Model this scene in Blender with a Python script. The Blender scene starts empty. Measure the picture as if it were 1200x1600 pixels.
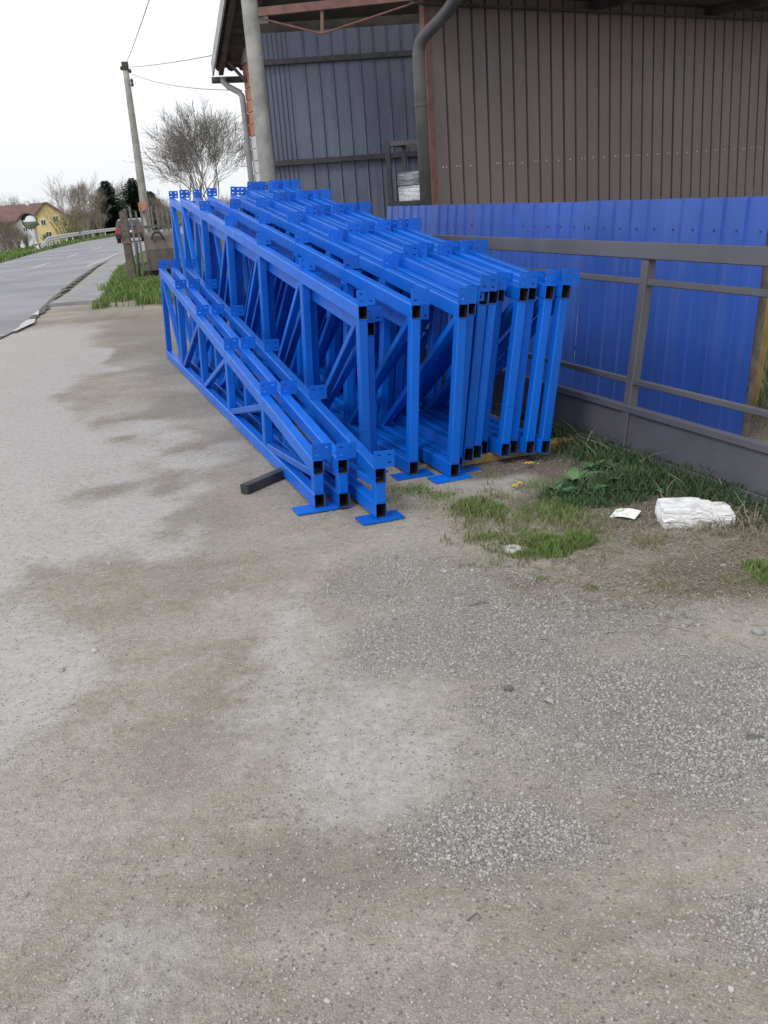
import bpy, bmesh, math, random
import numpy as np
from mathutils import Vector, Matrix, noise as mnoise

random.seed(7); rng = np.random.default_rng(7)
scene = bpy.context.scene
COL = scene.collection
RAD = math.radians

# ------------------------------------------------------------------ camera
PITCH, ROLL, EYE = RAD(18.5), RAD(4.2), 1.6
cam_data = bpy.data.cameras.new('camera')
cam = bpy.data.objects.new('camera', cam_data); COL.objects.link(cam)
cam_data.sensor_fit = 'VERTICAL'; cam_data.sensor_height = 24.0
cam_data.lens = 1510.0 / 1600.0 * 24.0
cam_data.clip_start = 0.05; cam_data.clip_end = 3000
cam.matrix_world = Matrix.Translation((0, 0, EYE)) @ Matrix.Rotation(RAD(90) - PITCH, 4, 'X') @ Matrix.Rotation(-ROLL, 4, 'Z')
scene.camera = cam
scene.render.resolution_x, scene.render.resolution_y = 768, 1024

# ------------------------------------------------------------------ sky, sun, exposure: bright even overcast
SUN_EL, SUN_AZ = RAD(48), RAD(215)          # sun behind and to the left of the viewer, behind cloud
world = bpy.data.worlds.new('World'); scene.world = world; world.use_nodes = True
wn, wl = world.node_tree.nodes, world.node_tree.links
wn.clear()
w_out = wn.new('ShaderNodeOutputWorld'); w_bg = wn.new('ShaderNodeBackground')
w_sky = wn.new('ShaderNodeTexSky'); w_sky.sky_type = 'NISHITA'; w_sky.sun_disc = False
w_sky.sun_elevation = SUN_EL; w_sky.sun_rotation = SUN_AZ
w_sky.air_density = 1.0; w_sky.dust_density = 3.0; w_sky.ozone_density = 1.0
w_hs = wn.new('ShaderNodeHueSaturation'); w_hs.inputs['Saturation'].default_value = 0.16
w_mix = wn.new('ShaderNodeMix'); w_mix.data_type = 'RGBA'; w_mix.inputs[0].default_value = 0.72
w_mix.inputs[7].default_value = (8.1, 8.3, 8.6, 1)      # the even cloud layer over the clear-sky gradient
wl.new(w_sky.outputs[0], w_hs.inputs['Color']); wl.new(w_hs.outputs[0], w_mix.inputs[6])
wl.new(w_mix.outputs[2], w_bg.inputs['Color']); wl.new(w_bg.outputs[0], w_out.inputs['Surface'])
w_bg.inputs['Strength'].default_value = 0.15
sun_data = bpy.data.lights.new('sun', 'SUN'); sun_data.energy = 1.4; sun_data.angle = RAD(18)
sun_data.color = (1.0, 0.96, 0.9)
sun = bpy.data.objects.new('sun', sun_data); COL.objects.link(sun)
sdir = Vector((math.sin(SUN_AZ) * math.cos(SUN_EL), math.cos(SUN_AZ) * math.cos(SUN_EL), math.sin(SUN_EL)))
sun.rotation_euler = sdir.to_track_quat('Z', 'Y').to_euler()
vs = scene.view_settings
vs.view_transform = 'Standard'; vs.look = 'None'; vs.gamma = 1.0; vs.exposure = 0.0; vs.use_curve_mapping = False
scene.render.engine = 'CYCLES'

# ------------------------------------------------------------------ helpers
def ray(x, y):
    d = Vector(((x - 600) / 1510.0, -(y - 800) / 1510.0, -1.0))
    return (cam.matrix_world.to_3x3() @ d)
def at(x, y, Y):                      # the point at depth Y along the line of sight of a photo pixel
    d = ray(x, y); return Vector((0, 0, EYE)) + d * (Y / d.y)
def px(x, y, z=0.0):                  # the point of the level plane z
    d = ray(x, y); return Vector((0, 0, EYE)) + d * ((z - EYE) / d.z)
HEAD = RAD(-19)
DV = Vector((math.sin(HEAD), math.cos(HEAD), 0)); NV = Vector((math.cos(HEAD), -math.sin(HEAD), 0))
def yard(s, lat, z=0.0):              # yard frame: s along the trusses, lat across them
    return DV * s + NV * lat + Vector((0, 0, z))

def tag(o, label=None, cat=None, group=None, kind=None):
    if label: o['label'] = label
    if cat: o['category'] = cat
    if group: o['group'] = group
    if kind: o['kind'] = kind
    return o
def empty(name, loc=(0, 0, 0), rot=(0, 0, 0)):
    o = bpy.data.objects.new(name, None); COL.objects.link(o)
    o.location = loc; o.rotation_euler = rot; o.empty_display_size = 0.1
    return o
def link(name, me, parent=None, loc=None, rot=None):
    o = bpy.data.objects.new(name, me); COL.objects.link(o)
    if parent: o.parent = parent
    if loc is not None: o.location = loc
    if rot is not None: o.rotation_euler = rot
    return o

class MB:
    def __init__(s): s.v = []; s.f = []; s.m = []
    def add(s, vs, fs, mi=0):
        b = len(s.v); s.v += [tuple(v) for v in vs]
        s.f += [tuple(b + i for i in f) for f in fs]; s.m += [mi] * len(fs); return s
    def box(s, a, b, mi=0, M=None):
        x0, y0, z0 = a; x1, y1, z1 = b
        V = [(x0,y0,z0),(x1,y0,z0),(x1,y1,z0),(x0,y1,z0),(x0,y0,z1),(x1,y0,z1),(x1,y1,z1),(x0,y1,z1)]
        if M is not None: V = [M @ Vector(v) for v in V]
        return s.add(V, [(0,3,2,1),(4,5,6,7),(0,1,5,4),(1,2,6,5),(2,3,7,6),(3,0,4,7)], mi)
    def bar(s, p, q, w, h, mi=0, up=(0, 0, 1)):
        p, q = Vector(p), Vector(q); d = (q - p); L = d.length; d.normalize()
        u = Vector(up); x = d.cross(u)
        if x.length < 1e-4: x = d.cross(Vector((0, 1, 0)))
        x.normalize(); z = x.cross(d)
        V = []
        for e in (p, q):
            for (a, b) in ((-1,-1),(1,-1),(1,1),(-1,1)): V.append(e + x * a * w / 2 + z * b * h / 2)
        return s.add(V, [(0,1,2,3),(7,6,5,4),(0,4,5,1),(1,5,6,2),(2,6,7,3),(3,7,4,0)], mi)
    def tube(s, pts, r, n=8, mi=0, caps=True):
        pts = [Vector(p) for p in pts]; rs = r if isinstance(r, (list, tuple)) else [r] * len(pts)
        V = []; F = []; N = len(pts); ref = None
        for i, p in enumerate(pts):
            d = (pts[min(i+1, N-1)] - pts[max(i-1, 0)]).normalized()
            if ref is None:
                ref = d.cross(Vector((0, 0, 1)))
                if ref.length < .05: ref = d.cross(Vector((1, 0, 0)))
            x = (ref - d * ref.dot(d)).normalized(); ref = x; y = d.cross(x)
            for k in range(n):
                a = 2 * math.pi * k / n; V.append(p + (x * math.cos(a) + y * math.sin(a)) * rs[i])
        for i in range(N - 1):
            for k in range(n):
                k2 = (k + 1) % n; F.append((i*n+k, i*n+k2, (i+1)*n+k2, (i+1)*n+k))
        if caps: F.append(tuple(range(n-1, -1, -1))); F.append(tuple((N-1)*n + k for k in range(n)))
        return s.add(V, F, mi)
    def prism(s, poly, d, mi=0):          # planar polygon extruded by a vector
        n = len(poly); d = Vector(d); V = [Vector(p) for p in poly] + [Vector(p) + d for p in poly]
        return s.add(V, [tuple(range(n-1, -1, -1)), tuple(range(n, 2*n))] + [(i, (i+1)%n, n+(i+1)%n, n+i) for i in range(n)], mi)
    def mesh(s, name, mats, bevel=0):
        me = bpy.data.meshes.new(name); me.from_pydata(s.v, [], s.f)
        for m in (mats if isinstance(mats, (list, tuple)) else [mats]): me.materials.append(m)
        me.polygons.foreach_set('material_index', s.m); me.update()
        if bevel:
            bm = bmesh.new(); bm.from_mesh(me)
            bmesh.ops.bevel(bm, geom=bm.edges[:], offset=bevel, segments=1, affect='EDGES'); bm.to_mesh(me); bm.free()
        return me
    def build(s, name, mats, parent=None, smooth=False, bevel=0, loc=None, rot=None):
        me = s.mesh(name, mats)
        if bevel:
            bm = bmesh.new(); bm.from_mesh(me)
            bmesh.ops.bevel(bm, geom=bm.edges[:], offset=bevel, segments=1, affect='EDGES'); bm.to_mesh(me); bm.free()
        if smooth: me.polygons.foreach_set('use_smooth', [True] * len(me.polygons))
        return link(name, me, parent, loc, rot)

# ------------------------------------------------------------------ materials
def nt(name):
    m = bpy.data.materials.new(name); m.use_nodes = True
    t = m.node_tree; return m, t, t.nodes['Principled BSDF']
def N(t, kind, **kw):
    n = t.nodes.new(kind)
    for k, v in kw.items(): setattr(n, k, v)
    return n
def noise_n(t, vec, scale, detail=4, rough=.55):
    n = N(t, 'ShaderNodeTexNoise'); n.inputs['Scale'].default_value = scale
    n.inputs['Detail'].default_value = detail; n.inputs['Roughness'].default_value = rough
    t.links.new(vec, n.inputs['Vector']); return n.outputs['Fac']
def ramp(t, fac, stops):
    n = N(t, 'ShaderNodeValToRGB'); e = n.color_ramp.elements
    while len(e) < len(stops): e.new(0.5)
    for i, (p, c) in enumerate(stops):
        e[i].position = p; e[i].color = (c, c, c, 1) if isinstance(c, (int, float)) else (*c, 1)
    t.links.new(fac, n.inputs[0]); return n.outputs[0]
def mixc(t, fac, a, b, mode='MIX'):
    n = N(t, 'ShaderNodeMix', data_type='RGBA', blend_type=mode)
    for i, v in ((0, fac), (6, a), (7, b)):
        if isinstance(v, (int, float)): n.inputs[i].default_value = v
        elif isinstance(v, tuple): n.inputs[i].default_value = (*v, 1)
        else: t.links.new(v, n.inputs[i])
    return n.outputs[2]
def math_n(t, op, a, b=0.0, c=0.0, clamp=False):
    n = N(t, 'ShaderNodeMath', operation=op); n.use_clamp = clamp
    for i, v in enumerate((a, b, c)):
        if isinstance(v, (int, float)): n.inputs[i].default_value = v
        else: t.links.new(v, n.inputs[i])
    return n.outputs[0]
def sstep(t, v, lo, hi):
    n = N(t, 'ShaderNodeMapRange', interpolation_type='SMOOTHSTEP')
    t.links.new(v, n.inputs[0]); n.inputs[1].default_value = lo; n.inputs[2].default_value = hi
    return n.outputs[0]
def bump(t, h, strength, dist):
    n = N(t, 'ShaderNodeBump'); n.inputs['Strength'].default_value = strength; n.inputs['Distance'].default_value = dist
    t.links.new(h, n.inputs['Height']); return n.outputs[0]
def simple(name, c1, c2, scale=6, rough=.6, metal=0.0, bump_s=0, bump_d=.002, space='Object', spec=.5, island=0.0, lo=.35, hi=.65, coat=0, detail=4):
    """two-tone weathered surface: noise between c1 and c2, optional bump and per-piece variation"""
    m, t, b = nt(name)
    tc = N(t, 'ShaderNodeTexCoord'); v = tc.outputs[space]
    f = ramp(t, noise_n(t, v, scale, detail), [(lo, 0.0), (hi, 1.0)])
    col = mixc(t, f, c1, c2)
    if island:
        g = N(t, 'ShaderNodeNewGeometry'); k = math_n(t, 'MULTIPLY_ADD', g.outputs['Random Per Island'], island * 2, 1 - island)
        hs = N(t, 'ShaderNodeHueSaturation'); t.links.new(k, hs.inputs['Value']); t.links.new(col, hs.inputs['Color']); col = hs.outputs[0]
    t.links.new(col, b.inputs['Base Color'])
    b.inputs['Roughness'].default_value = rough; b.inputs['Metallic'].default_value = metal
    b.inputs['Specular IOR Level'].default_value = spec
    if coat: b.inputs['Coat Weight'].default_value = coat; b.inputs['Coat Roughness'].default_value = .15
    if bump_s: t.links.new(bump(t, noise_n(t, v, scale * 8, 3), bump_s, bump_d), b.inputs['Normal'])
    return m

M = {}
def mat_blue_paint():
    m, t, b = nt('blue_paint')
    tc = N(t, 'ShaderNodeTexCoord'); oi = N(t, 'ShaderNodeObjectInfo')
    v = tc.outputs['Object']
    f = noise_n(t, v, 3.0, 5)
    col = mixc(t, ramp(t, f, [(.3, 0.), (.7, 1.)]), (.0004, .100, .51), (.001, .122, .59))
    dust = ramp(t, noise_n(t, v, 22, 6, .7), [(.62, 0.), (.80, .20)])
    col = mixc(t, dust, col, (.16, .24, .46))
    chips = ramp(t, noise_n(t, v, 85, 4, .6), [(.715, 0.), (.75, .6)])
    col = mixc(t, chips, col, (.035, .05, .11))
    k = math_n(t, 'MULTIPLY_ADD', oi.outputs['Random'], .30, .84)
    hs = N(t, 'ShaderNodeHueSaturation'); t.links.new(k, hs.inputs['Value']); t.links.new(col, hs.inputs['Color'])
    t.links.new(hs.outputs[0], b.inputs['Base Color'])
    t.links.new(ramp(t, noise_n(t, v, 9, 5), [(.3, .30), (.75, .50)]), b.inputs['Roughness'])
    t.links.new(bump(t, noise_n(t, v, 60, 3), .12, .001), b.inputs['Normal'])
    b.inputs['Specular IOR Level'].default_value = .36
    return m
M['blue'] = mat_blue_paint()
def mat_sheet(name, c1, c2, dirt, rough, wave=.5):
    """coil-coated sheet: sheet-to-sheet tone, vertical rain streaks, dust towards no particular side, oil-canning"""
    m, t, b = nt(name); tc = N(t, 'ShaderNodeTexCoord'); v = tc.outputs['Object']; oi = N(t, 'ShaderNodeObjectInfo')
    off = N(t, 'ShaderNodeVectorMath', operation='ADD'); t.links.new(v, off.inputs[0])
    cx = N(t, 'ShaderNodeCombineXYZ'); t.links.new(math_n(t, 'MULTIPLY', oi.outputs['Random'], 37.0), cx.inputs[0]); t.links.new(cx.outputs[0], off.inputs[1]); v = off.outputs[0]
    mp = N(t, 'ShaderNodeMapping'); mp.inputs['Scale'].default_value = (9, 9, .35); t.links.new(v, mp.inputs['Vector'])
    st = noise_n(t, mp.outputs[0], 1.6, 6, .6)
    c = mixc(t, ramp(t, noise_n(t, v, 1.7, 5), [(.3, 0.), (.7, 1.)]), c1, c2)
    c = mixc(t, ramp(t, st, [(.50, 0.), (.78, .45)]), c, dirt)
    c = mixc(t, ramp(t, noise_n(t, v, 34, 5, .75), [(.66, 0.), (.78, .35)]), c, dirt)
    hs = N(t, 'ShaderNodeHueSaturation'); t.links.new(math_n(t, 'MULTIPLY_ADD', oi.outputs['Random'], .20, .90), hs.inputs['Value']); t.links.new(c, hs.inputs['Color'])
    t.links.new(hs.outputs[0], b.inputs['Base Color'])
    t.links.new(ramp(t, st, [(.3, rough - .08), (.75, rough + .2)]), b.inputs['Roughness'])
    mp2 = N(t, 'ShaderNodeMapping'); mp2.inputs['Scale'].default_value = (3.2, 3.2, 1.1); t.links.new(v, mp2.inputs['Vector'])
    t.links.new(bump(t, noise_n(t, mp2.outputs[0], 1.0, 2), wave, .03), b.inputs['Normal'])
    return m
M['blue_sheet'] = mat_sheet('blue_sheet_paint', (.024, .080, .36), (.034, .100, .44), (.11, .15, .36), .40)
M['brown_sheet'] = mat_sheet('brown_sheet_paint', (.135, .108, .106), (.165, .134, .130), (.20, .17, .165), .46)
M['slate_sheet'] = mat_sheet('slate_sheet_paint', (.095, .108, .160), (.120, .135, .195), (.20, .21, .25), .32)
M['gate'] = simple('dark_gate_paint', (.062, .061, .076), (.088, .087, .105), 3, .48, bump_s=.08, lo=.3, hi=.7)
M['rust'] = simple('red_oxide_steel', (.14, .065, .052), (.21, .11, .09), 7, .7, bump_s=.2)
M['pipe'] = simple('downpipe_metal', (.055, .055, .058), (.085, .083, .082), 5, .38)
M['pipe_grey'] = simple('zinc_pipe', (.20, .20, .22), (.30, .30, .32), 5, .5)
M['concrete_pole'] = simple('concrete_pole', (.22, .22, .20), (.34, .335, .31), 5, .9, bump_s=.25, bump_d=.004)
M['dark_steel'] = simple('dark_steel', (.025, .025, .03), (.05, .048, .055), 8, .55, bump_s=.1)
M['dark_wood'] = simple('roof_timber_dark', (.05, .042, .036), (.09, .075, .062), 5, .85, bump_s=.3)
M['roof_under'] = simple('roof_underside', (.05, .045, .045), (.08, .07, .066), 3, .9, bump_s=.2)
M['fascia'] = simple('grey_fascia', (.33, .33, .34), (.45, .45, .46), 5, .7)
M['brick'] = simple('orange_brick', (.36, .155, .10), (.43, .21, .14), 9, .9, bump_s=.4, bump_d=.004, island=.15)
M['block'] = simple('pale_block', (.44, .45, .47), (.56, .57, .59), 7, .9, bump_s=.3, bump_d=.004)
M['mortar'] = simple('mortar', (.27, .265, .255), (.36, .355, .34), 8, .95, bump_s=.3)
M['timber'] = simple('ochre_timber', (.30, .19, .05), (.40, .28, .10), 8, .85, bump_s=.3)
M['old_wood'] = simple('weathered_wood', (.075, .06, .052), (.15, .125, .105), 12, .9, bump_s=.5, bump_d=.006)
M['picket'] = simple('grey_picket_wood', (.13, .12, .115), (.22, .205, .19), 10, .9)
M['bucket'] = simple('bucket_steel', (.085, .07, .062), (.14, .115, .10), 4, .7, bump_s=.3)
M['foam'] = simple('white_foam', (.42, .41, .39), (.72, .73, .74), 11, .9, bump_s=.8, bump_d=.010, lo=.22, hi=.48, detail=7)
M['card'] = simple('white_card', (.70, .71, .68), (.80, .80, .78), 12, .7)
M['card_print'] = simple('green_print', (.25, .42, .18), (.38, .52, .25), 12, .7)
M['wrap'] = simple('plastic_wrap', (.50, .52, .58), (.68, .70, .74), 5, .25, bump_s=.8, bump_d=.02)
M['wrap_grey'] = simple('grey_plastic_wrap', (.16, .17, .20), (.30, .31, .34), 5, .3, bump_s=.8, bump_d=.02)
M['white'] = simple('white_paint', (.62, .62, .61), (.74, .74, .73), 6, .6)
M['asphalt'] = None
M['bark'] = simple('bare_bark', (.10, .085, .075), (.17, .145, .125), 3, .95)
M['bark_far'] = simple('pale_bark', (.17, .14, .12), (.25, .21, .18), 3, .95)
M['bark_grey'] = simple('grey_bark', (.15, .135, .125), (.23, .21, .19), 3, .95)
M['needles'] = simple('spruce_needles', (.034, .062, .046), (.058, .098, .066), 2.5, .8, island=.35)
M['stone'] = simple('grey_stone', (.20, .20, .20), (.36, .355, .34), 14, .9, bump_s=.4, island=.15)
M['pale_stone'] = simple('pale_stone', (.40, .39, .37), (.54, .53, .51), 14, .9, bump_s=.4)
M['dark_stone'] = simple('dark_stone', (.085, .09, .09), (.15, .155, .15), 14, .85, bump_s=.4)
def mat_island(name, cols, rough=.8, trans=0.0):
    m, t, b = nt(name); g = N(t, 'ShaderNodeNewGeometry')
    n = N(t, 'ShaderNodeValToRGB'); e = n.color_ramp.elements
    while len(e) < len(cols): e.new(.5)
    for i, c in enumerate(cols): e[i].position = i / max(1, len(cols) - 1); e[i].color = (*c, 1)
    t.links.new(g.outputs['Random Per Island'], n.inputs[0]); t.links.new(n.outputs[0], b.inputs['Base Color'])
    b.inputs['Roughness'].default_value = rough; b.inputs['Specular IOR Level'].default_value = .3
    return m
M['grass'] = mat_island('grass_blades', [(.055, .11, .022), (.095, .18, .036), (.13, .22, .055), (.18, .24, .08), (.25, .24, .12)])
M['weed'] = mat_island('weed_blades', [(.026, .055, .024), (.042, .085, .036), (.06, .11, .045), (.085, .13, .055)])
M['straw'] = mat_island('dry_straw', [(.17, .14, .10), (.27, .23, .17), (.38, .34, .27), (.13, .11, .08)])
M['leaf'] = simple('dock_leaf', (.045, .11, .035), (.085, .17, .06), 14, .5, bump_s=.3)
M['gravel'] = mat_island('gravel_stones', [(.20, .19, .18), (.33, .315, .30), (.40, .39, .38), (.28, .265, .25), (.46, .45, .44), (.17, .16, .15)], .9)
M['dry_mix'] = mat_island('mixed_grass', [(.07, .12, .03), (.11, .17, .05), (.17, .19, .08), (.24, .21, .12), (.30, .25, .16)])
M['dandelion'] = simple('dandelion_yellow', (.75, .52, .02), (.85, .65, .04), 30, .7)
M['bush'] = mat_island('yellow_green_buds', [(.20, .21, .06), (.28, .27, .09), (.15, .17, .05)])

# ------------------------------------------------------------------ terrain
ROAD_R = [(-3.6,-30),(-4.7,6),(-5.08,13.46),(-5.24,15.0),(-5.73,17.3),(-6.2,19.4),(-7.6,26.2),(-8.86,32.9),(-10.5,44.1),(-12.3,58),(-14.5,80),(-16.3,110),(-17,170)]
ROAD_L = [(-9.2,-30),(-10.2,6),(-11.0,14),(-11.2,16),(-11.5,18),(-11.8,20),(-12.7,27),(-13.8,34),(-15.6,43.2),(-18.3,57),(-21.7,78),(-23.7,108),(-24.4,170)]
def interp(poly, y):
    ys = [p[1] for p in poly]; xs = [p[0] for p in poly]
    return np.interp(y, ys, xs)
def zbase(y): return -0.012 * (np.clip(y, None, 150) - 16).clip(0)
def zground(x, y):
    x = np.asarray(x, float); y = np.asarray(y, float)
    z = zbase(y)
    xl = interp(ROAD_L, y)
    drop = np.clip((xl - 4.0 - x) * 0.16, 0, 2.2) * np.clip((y - 30) / 20, 0, 1)
    return z - drop
def gz(x, y): return float(zground(x, y))

def axis(lo, a, b, hi, step, grow):
    v = list(np.arange(a, b + 1e-6, step)); s = step
    while v[-1] < hi: s *= grow; v.append(min(hi, v[-1] + s))
    s = step
    while v[0] > lo: s *= grow; v.insert(0, max(lo, v[0] - s))
    return np.array(v)
gx = axis(-600, -4.2, 3.2, 600, .06, 1.16); gy = axis(-60, 0.8, 12.0, 1500, .07, 1.12)
GX, GY = np.meshgrid(gx, gy)
def vnoise(X, Y, sc, seed, octs=4):
    """value noise on arrays"""
    out = np.zeros_like(X); amp = 1.0; tot = 0
    for o in range(octs):
        r = np.random.default_rng(seed * 31 + o); T = r.random((256, 256))
        x = X * sc * 2**o + 91.7 * o; y = Y * sc * 2**o + 37.3 * o
        xi = np.floor(x).astype(int); yi = np.floor(y).astype(int); fx = x - xi; fy = y - yi
        fx = fx*fx*(3-2*fx); fy = fy*fy*(3-2*fy)
        a = T[yi % 256, xi % 256]; b = T[yi % 256, (xi+1) % 256]; c = T[(yi+1) % 256, xi % 256]; d = T[(yi+1) % 256, (xi+1) % 256]
        out += amp * ((a*(1-fx)+b*fx)*(1-fy) + (c*(1-fx)+d*fx)*fy); tot += amp; amp *= .55
    return out / tot
def sm(v, lo, hi):
    t = np.clip((v - lo) / (hi - lo), 0, 1); return t*t*(3-2*t)
def zones(X, Y):
    """where the yard is dusty pale, damp, gravelly, earthy (materials of the ground itself)"""
    xb = -0.55 - 0.235 * Y
    n1 = vnoise(X, Y, .9, 3); n2 = vnoise(X, Y, 2.2, 5); n3 = vnoise(X, Y, .6, 9)
    light = sm(xb - X + (n1 - .5) * 1.3, -.22, .22) * (1 - sm(Y, 13.6, 15.5))
    light = np.maximum(light, .8 * sm(n3 + n2 * .35, .74, .92) * sm(-X, -.6, .3))
    for (cx, cy, rx, ry, a) in ((-.42, 3.4, .22, .9, .75), (-.08, 2.65, .30, .5, .7), (-.05, 3.0, .35, .35, .5), (-1.0, 4.6, .12, .5, .5), (-.62, 1.75, .18, .2, .5), (-.35, 6.0, .25, .3, .5), (-1.55, 7.3, .25, .25, .6)):
        light = np.maximum(light, a * sm(.62 - .5 * np.hypot((X - cx) / rx, (Y - cy) / ry) + (n2 - .5) * .7, .0, .6))
    dl = (X - (xb + .55))
    damp = np.exp(-(dl / .75)**2) * sm(Y, 3.6, 5.5) * (1 - light) * sm(n1, .25, .5)
    damp = np.maximum(damp, .75 * sm(n2 * .5 + n3 * .5, .52, .70) * (1 - light))
    for (cx, cy, rx, ry, a) in ((-.82, 3.08, .12, .06, .95), (-.75, 2.6, .3, .35, .7), (-.15, 2.0, .35, .25, .7), (-.9, 4.0, .35, .4, .6), (.05, 1.6, .4, .15, .6), (-.3, 4.3, .4, .3, .55)):
        damp = np.maximum(damp, a * sm(.62 - .5 * np.hypot((X - cx) / rx, (Y - cy) / ry) + (n2 - .5) * .7, .0, .6) * (1 - light * .8))
    gr = np.zeros_like(X)
    for (cx, cy, rx, ry, a) in ((1.0, 2.55, .62, .72, 1.0), (.30, 2.05, .26, .20, .95), (.62, 3.35, .75, .50, .85), (.05, 3.9, .55, .5, .6), (.85, 1.75, .30, .16, .7), (.45, 2.75, .25, .22, .7), (-.75, 6.6, .5, .6, .4)):
        gr = np.maximum(gr, a * sm(.80 - .62 * np.hypot((X - cx) / rx, (Y - cy) / ry) + (n2 - .5) * 1.0, .0, .55))
    lat = X * NV.x + Y * NV.y; s_ = X * DV.x + Y * DV.y
    soil = sm(.5 - np.hypot((X - 1.45) / .95, (Y - 3.75) / .65) * .5 + (n2 - .5) * .9, .0, .55)
    soil = np.maximum(soil, sm(lat, 1.75, 2.35) * sm(s_, 3.0, 3.9) * sm(n2, .2, .55))
    soil = np.maximum(soil, .5 * sm(Y + .35 * X, 11.6, 13.8) * sm(n2, .25, .7) * sm(X + .25 * Y, -1.9, -1.0))
    far = sm(Y, 13.5, 16.5)
    return light * (1 - soil), damp * (1 - soil), gr * (1 - soil), soil, far
Zl, Zd, Zg, Zs, Zf = zones(GX, GY)
GZ = zground(GX, GY) + (vnoise(GX, GY, 1.3, 21) - .5) * .022 * (GY < 14) + (vnoise(GX, GY, 7, 22, 2) - .5) * .006 * (GY < 13)
nY, nX = GX.shape
V = np.stack([GX, GY, GZ], -1).reshape(-1, 3)
idx = np.arange(nY * nX).reshape(nY, nX)
Fq = np.stack([idx[:-1, :-1], idx[:-1, 1:], idx[1:, 1:], idx[1:, :-1]], -1).reshape(-1, 4)
me = bpy.data.meshes.new('ground'); me.from_pydata(V.tolist(), [], Fq.tolist())
at_ = me.color_attributes.new('zones', 'FLOAT_COLOR', 'POINT')
at_.data.foreach_set('color', np.stack([Zl, Zd, Zg, Zs], -1).reshape(-1).astype(np.float32))
me.polygons.foreach_set('use_smooth', [True] * len(me.polygons))

def mat_ground():
    m, t, b = nt('yard_ground')
    tc = N(t, 'ShaderNodeTexCoord'); v = tc.outputs['Object']
    a = N(t, 'ShaderNodeAttribute', attribute_name='zones'); sp = N(t, 'ShaderNodeSeparateColor')
    t.links.new(a.outputs['Color'], sp.inputs[0])
    L, D, G, S = sp.outputs[0], sp.outputs[1], sp.outputs[2], a.outputs['Alpha']
    nfine = noise_n(t, v, 26, 8, .72); nmid = noise_n(t, v, 5.5, 7, .66); nbig = noise_n(t, v, 1.1, 5, .6)
    def edge(mask, w=.75, soft=.2):
        j = math_n(t, 'MULTIPLY_ADD', nmid, w, -w / 2); k = math_n(t, 'ADD', mask, j)
        j2 = math_n(t, 'MULTIPLY_ADD', nfine, .35, -.175)
        return sstep(t, math_n(t, 'ADD', k, j2), .5 - soft * 2, .5 + soft * 2)
    c = mixc(t, sstep(t, nbig, .38, .62), (.262, .231, .198), (.346, .317, .284))
    c = mixc(t, sstep(t, nmid, .42, .72), c, (.346, .322, .289))
    c = mixc(t, math_n(t, 'MULTIPLY', edge(D), .62), c, (.205, .186, .163))
    rn = noise_n(t, v, .75, 4); c = mixc(t, math_n(t, 'MULTIPLY', sstep(t, rn, .55, .7), .4), c, (.27, .22, .185))
    c = mixc(t, math_n(t, 'MULTIPLY', edge(L), .85), c, (.43, .415, .405))
    c = mixc(t, math_n(t, 'MULTIPLY', edge(G), .7), c, (.275, .262, .248))
    c = mixc(t, math_n(t, 'MULTIPLY', edge(S), .85), c, (.112, .092, .070))
    # sand and fine chippings: dark joints and pale grains
    vo = N(t, 'ShaderNodeTexVoronoi', feature='F1'); vo.inputs['Scale'].default_value = 210
    t.links.new(v, vo.inputs['Vector'])
    grain = N(t, 'ShaderNodeSeparateColor'); t.links.new(vo.outputs['Color'], grain.inputs[0])
    amt = math_n(t, 'MULTIPLY_ADD', edge(G), .35, .30)
    amt = math_n(t, 'SUBTRACT', amt, math_n(t, 'MULTIPLY', L, .18), clamp=True)
    gr = ramp(t, grain.outputs[0], [(0, .45), (.35, .85), (.7, 1.05), (1, 1.7)])
    c = mixc(t, amt, c, mixc(t, 1.0, c, gr, 'MULTIPLY'))
    vo2 = N(t, 'ShaderNodeTexVoronoi', feature='F1'); vo2.inputs['Scale'].default_value = 75
    t.links.new(v, vo2.inputs['Vector'])
    g2 = N(t, 'ShaderNodeSeparateColor'); t.links.new(vo2.outputs['Color'], g2.inputs[0])
    spot = math_n(t, 'MULTIPLY', math_n(t, 'GREATER_THAN', g2.outputs[1], .90), sstep(t, vo2.outputs['Distance'], .42, .30))
    c = mixc(t, math_n(t, 'MULTIPLY', spot, .38), c, (.50, .48, .46))
    dk = math_n(t, 'MULTIPLY', math_n(t, 'GREATER_THAN', g2.outputs[2], .92), sstep(t, vo2.outputs['Distance'], .40, .25))
    c = mixc(t, math_n(t, 'MULTIPLY', dk, .6), c, (.10, .09, .08))
    c = mixc(t, 1.0, c, ramp(t, nfine, [(.25, .72), (.5, 1.0), (.8, 1.22)]), 'MULTIPLY')
    # far away the yard gives way to meadow
    xyz = N(t, 'ShaderNodeSeparateXYZ'); t.links.new(v, xyz.inputs[0])
    mead = sstep(t, math_n(t, 'ADD', xyz.outputs[1], math_n(t, 'MULTIPLY', nmid, 3)), 20, 23)
    c = mixc(t, mead, c, mixc(t, nmid, (.06, .10, .025), (.13, .14, .055)))
    t.links.new(c, b.inputs['Base Color'])
    b.inputs['Specular IOR Level'].default_value = .22
    t.links.new(math_n(t, 'MULTIPLY_ADD', D, -.12, .95), b.inputs['Roughness'])
    h = math_n(t, 'ADD', math_n(t, 'MULTIPLY', vo.outputs['Distance'], math_n(t, 'MULTIPLY_ADD', G, -.8, -.5)), math_n(t, 'MULTIPLY', nfine, 1.6))
    h = math_n(t, 'ADD', h, math_n(t, 'MULTIPLY', nmid, 2.0))
    t.links.new(bump(t, h, .75, .008), b.inputs['Normal'])
    return m
M['ground'] = mat_ground(); me.materials.append(M['ground'])
ground = link('ground', me); tag(ground, kind='structure')

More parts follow.
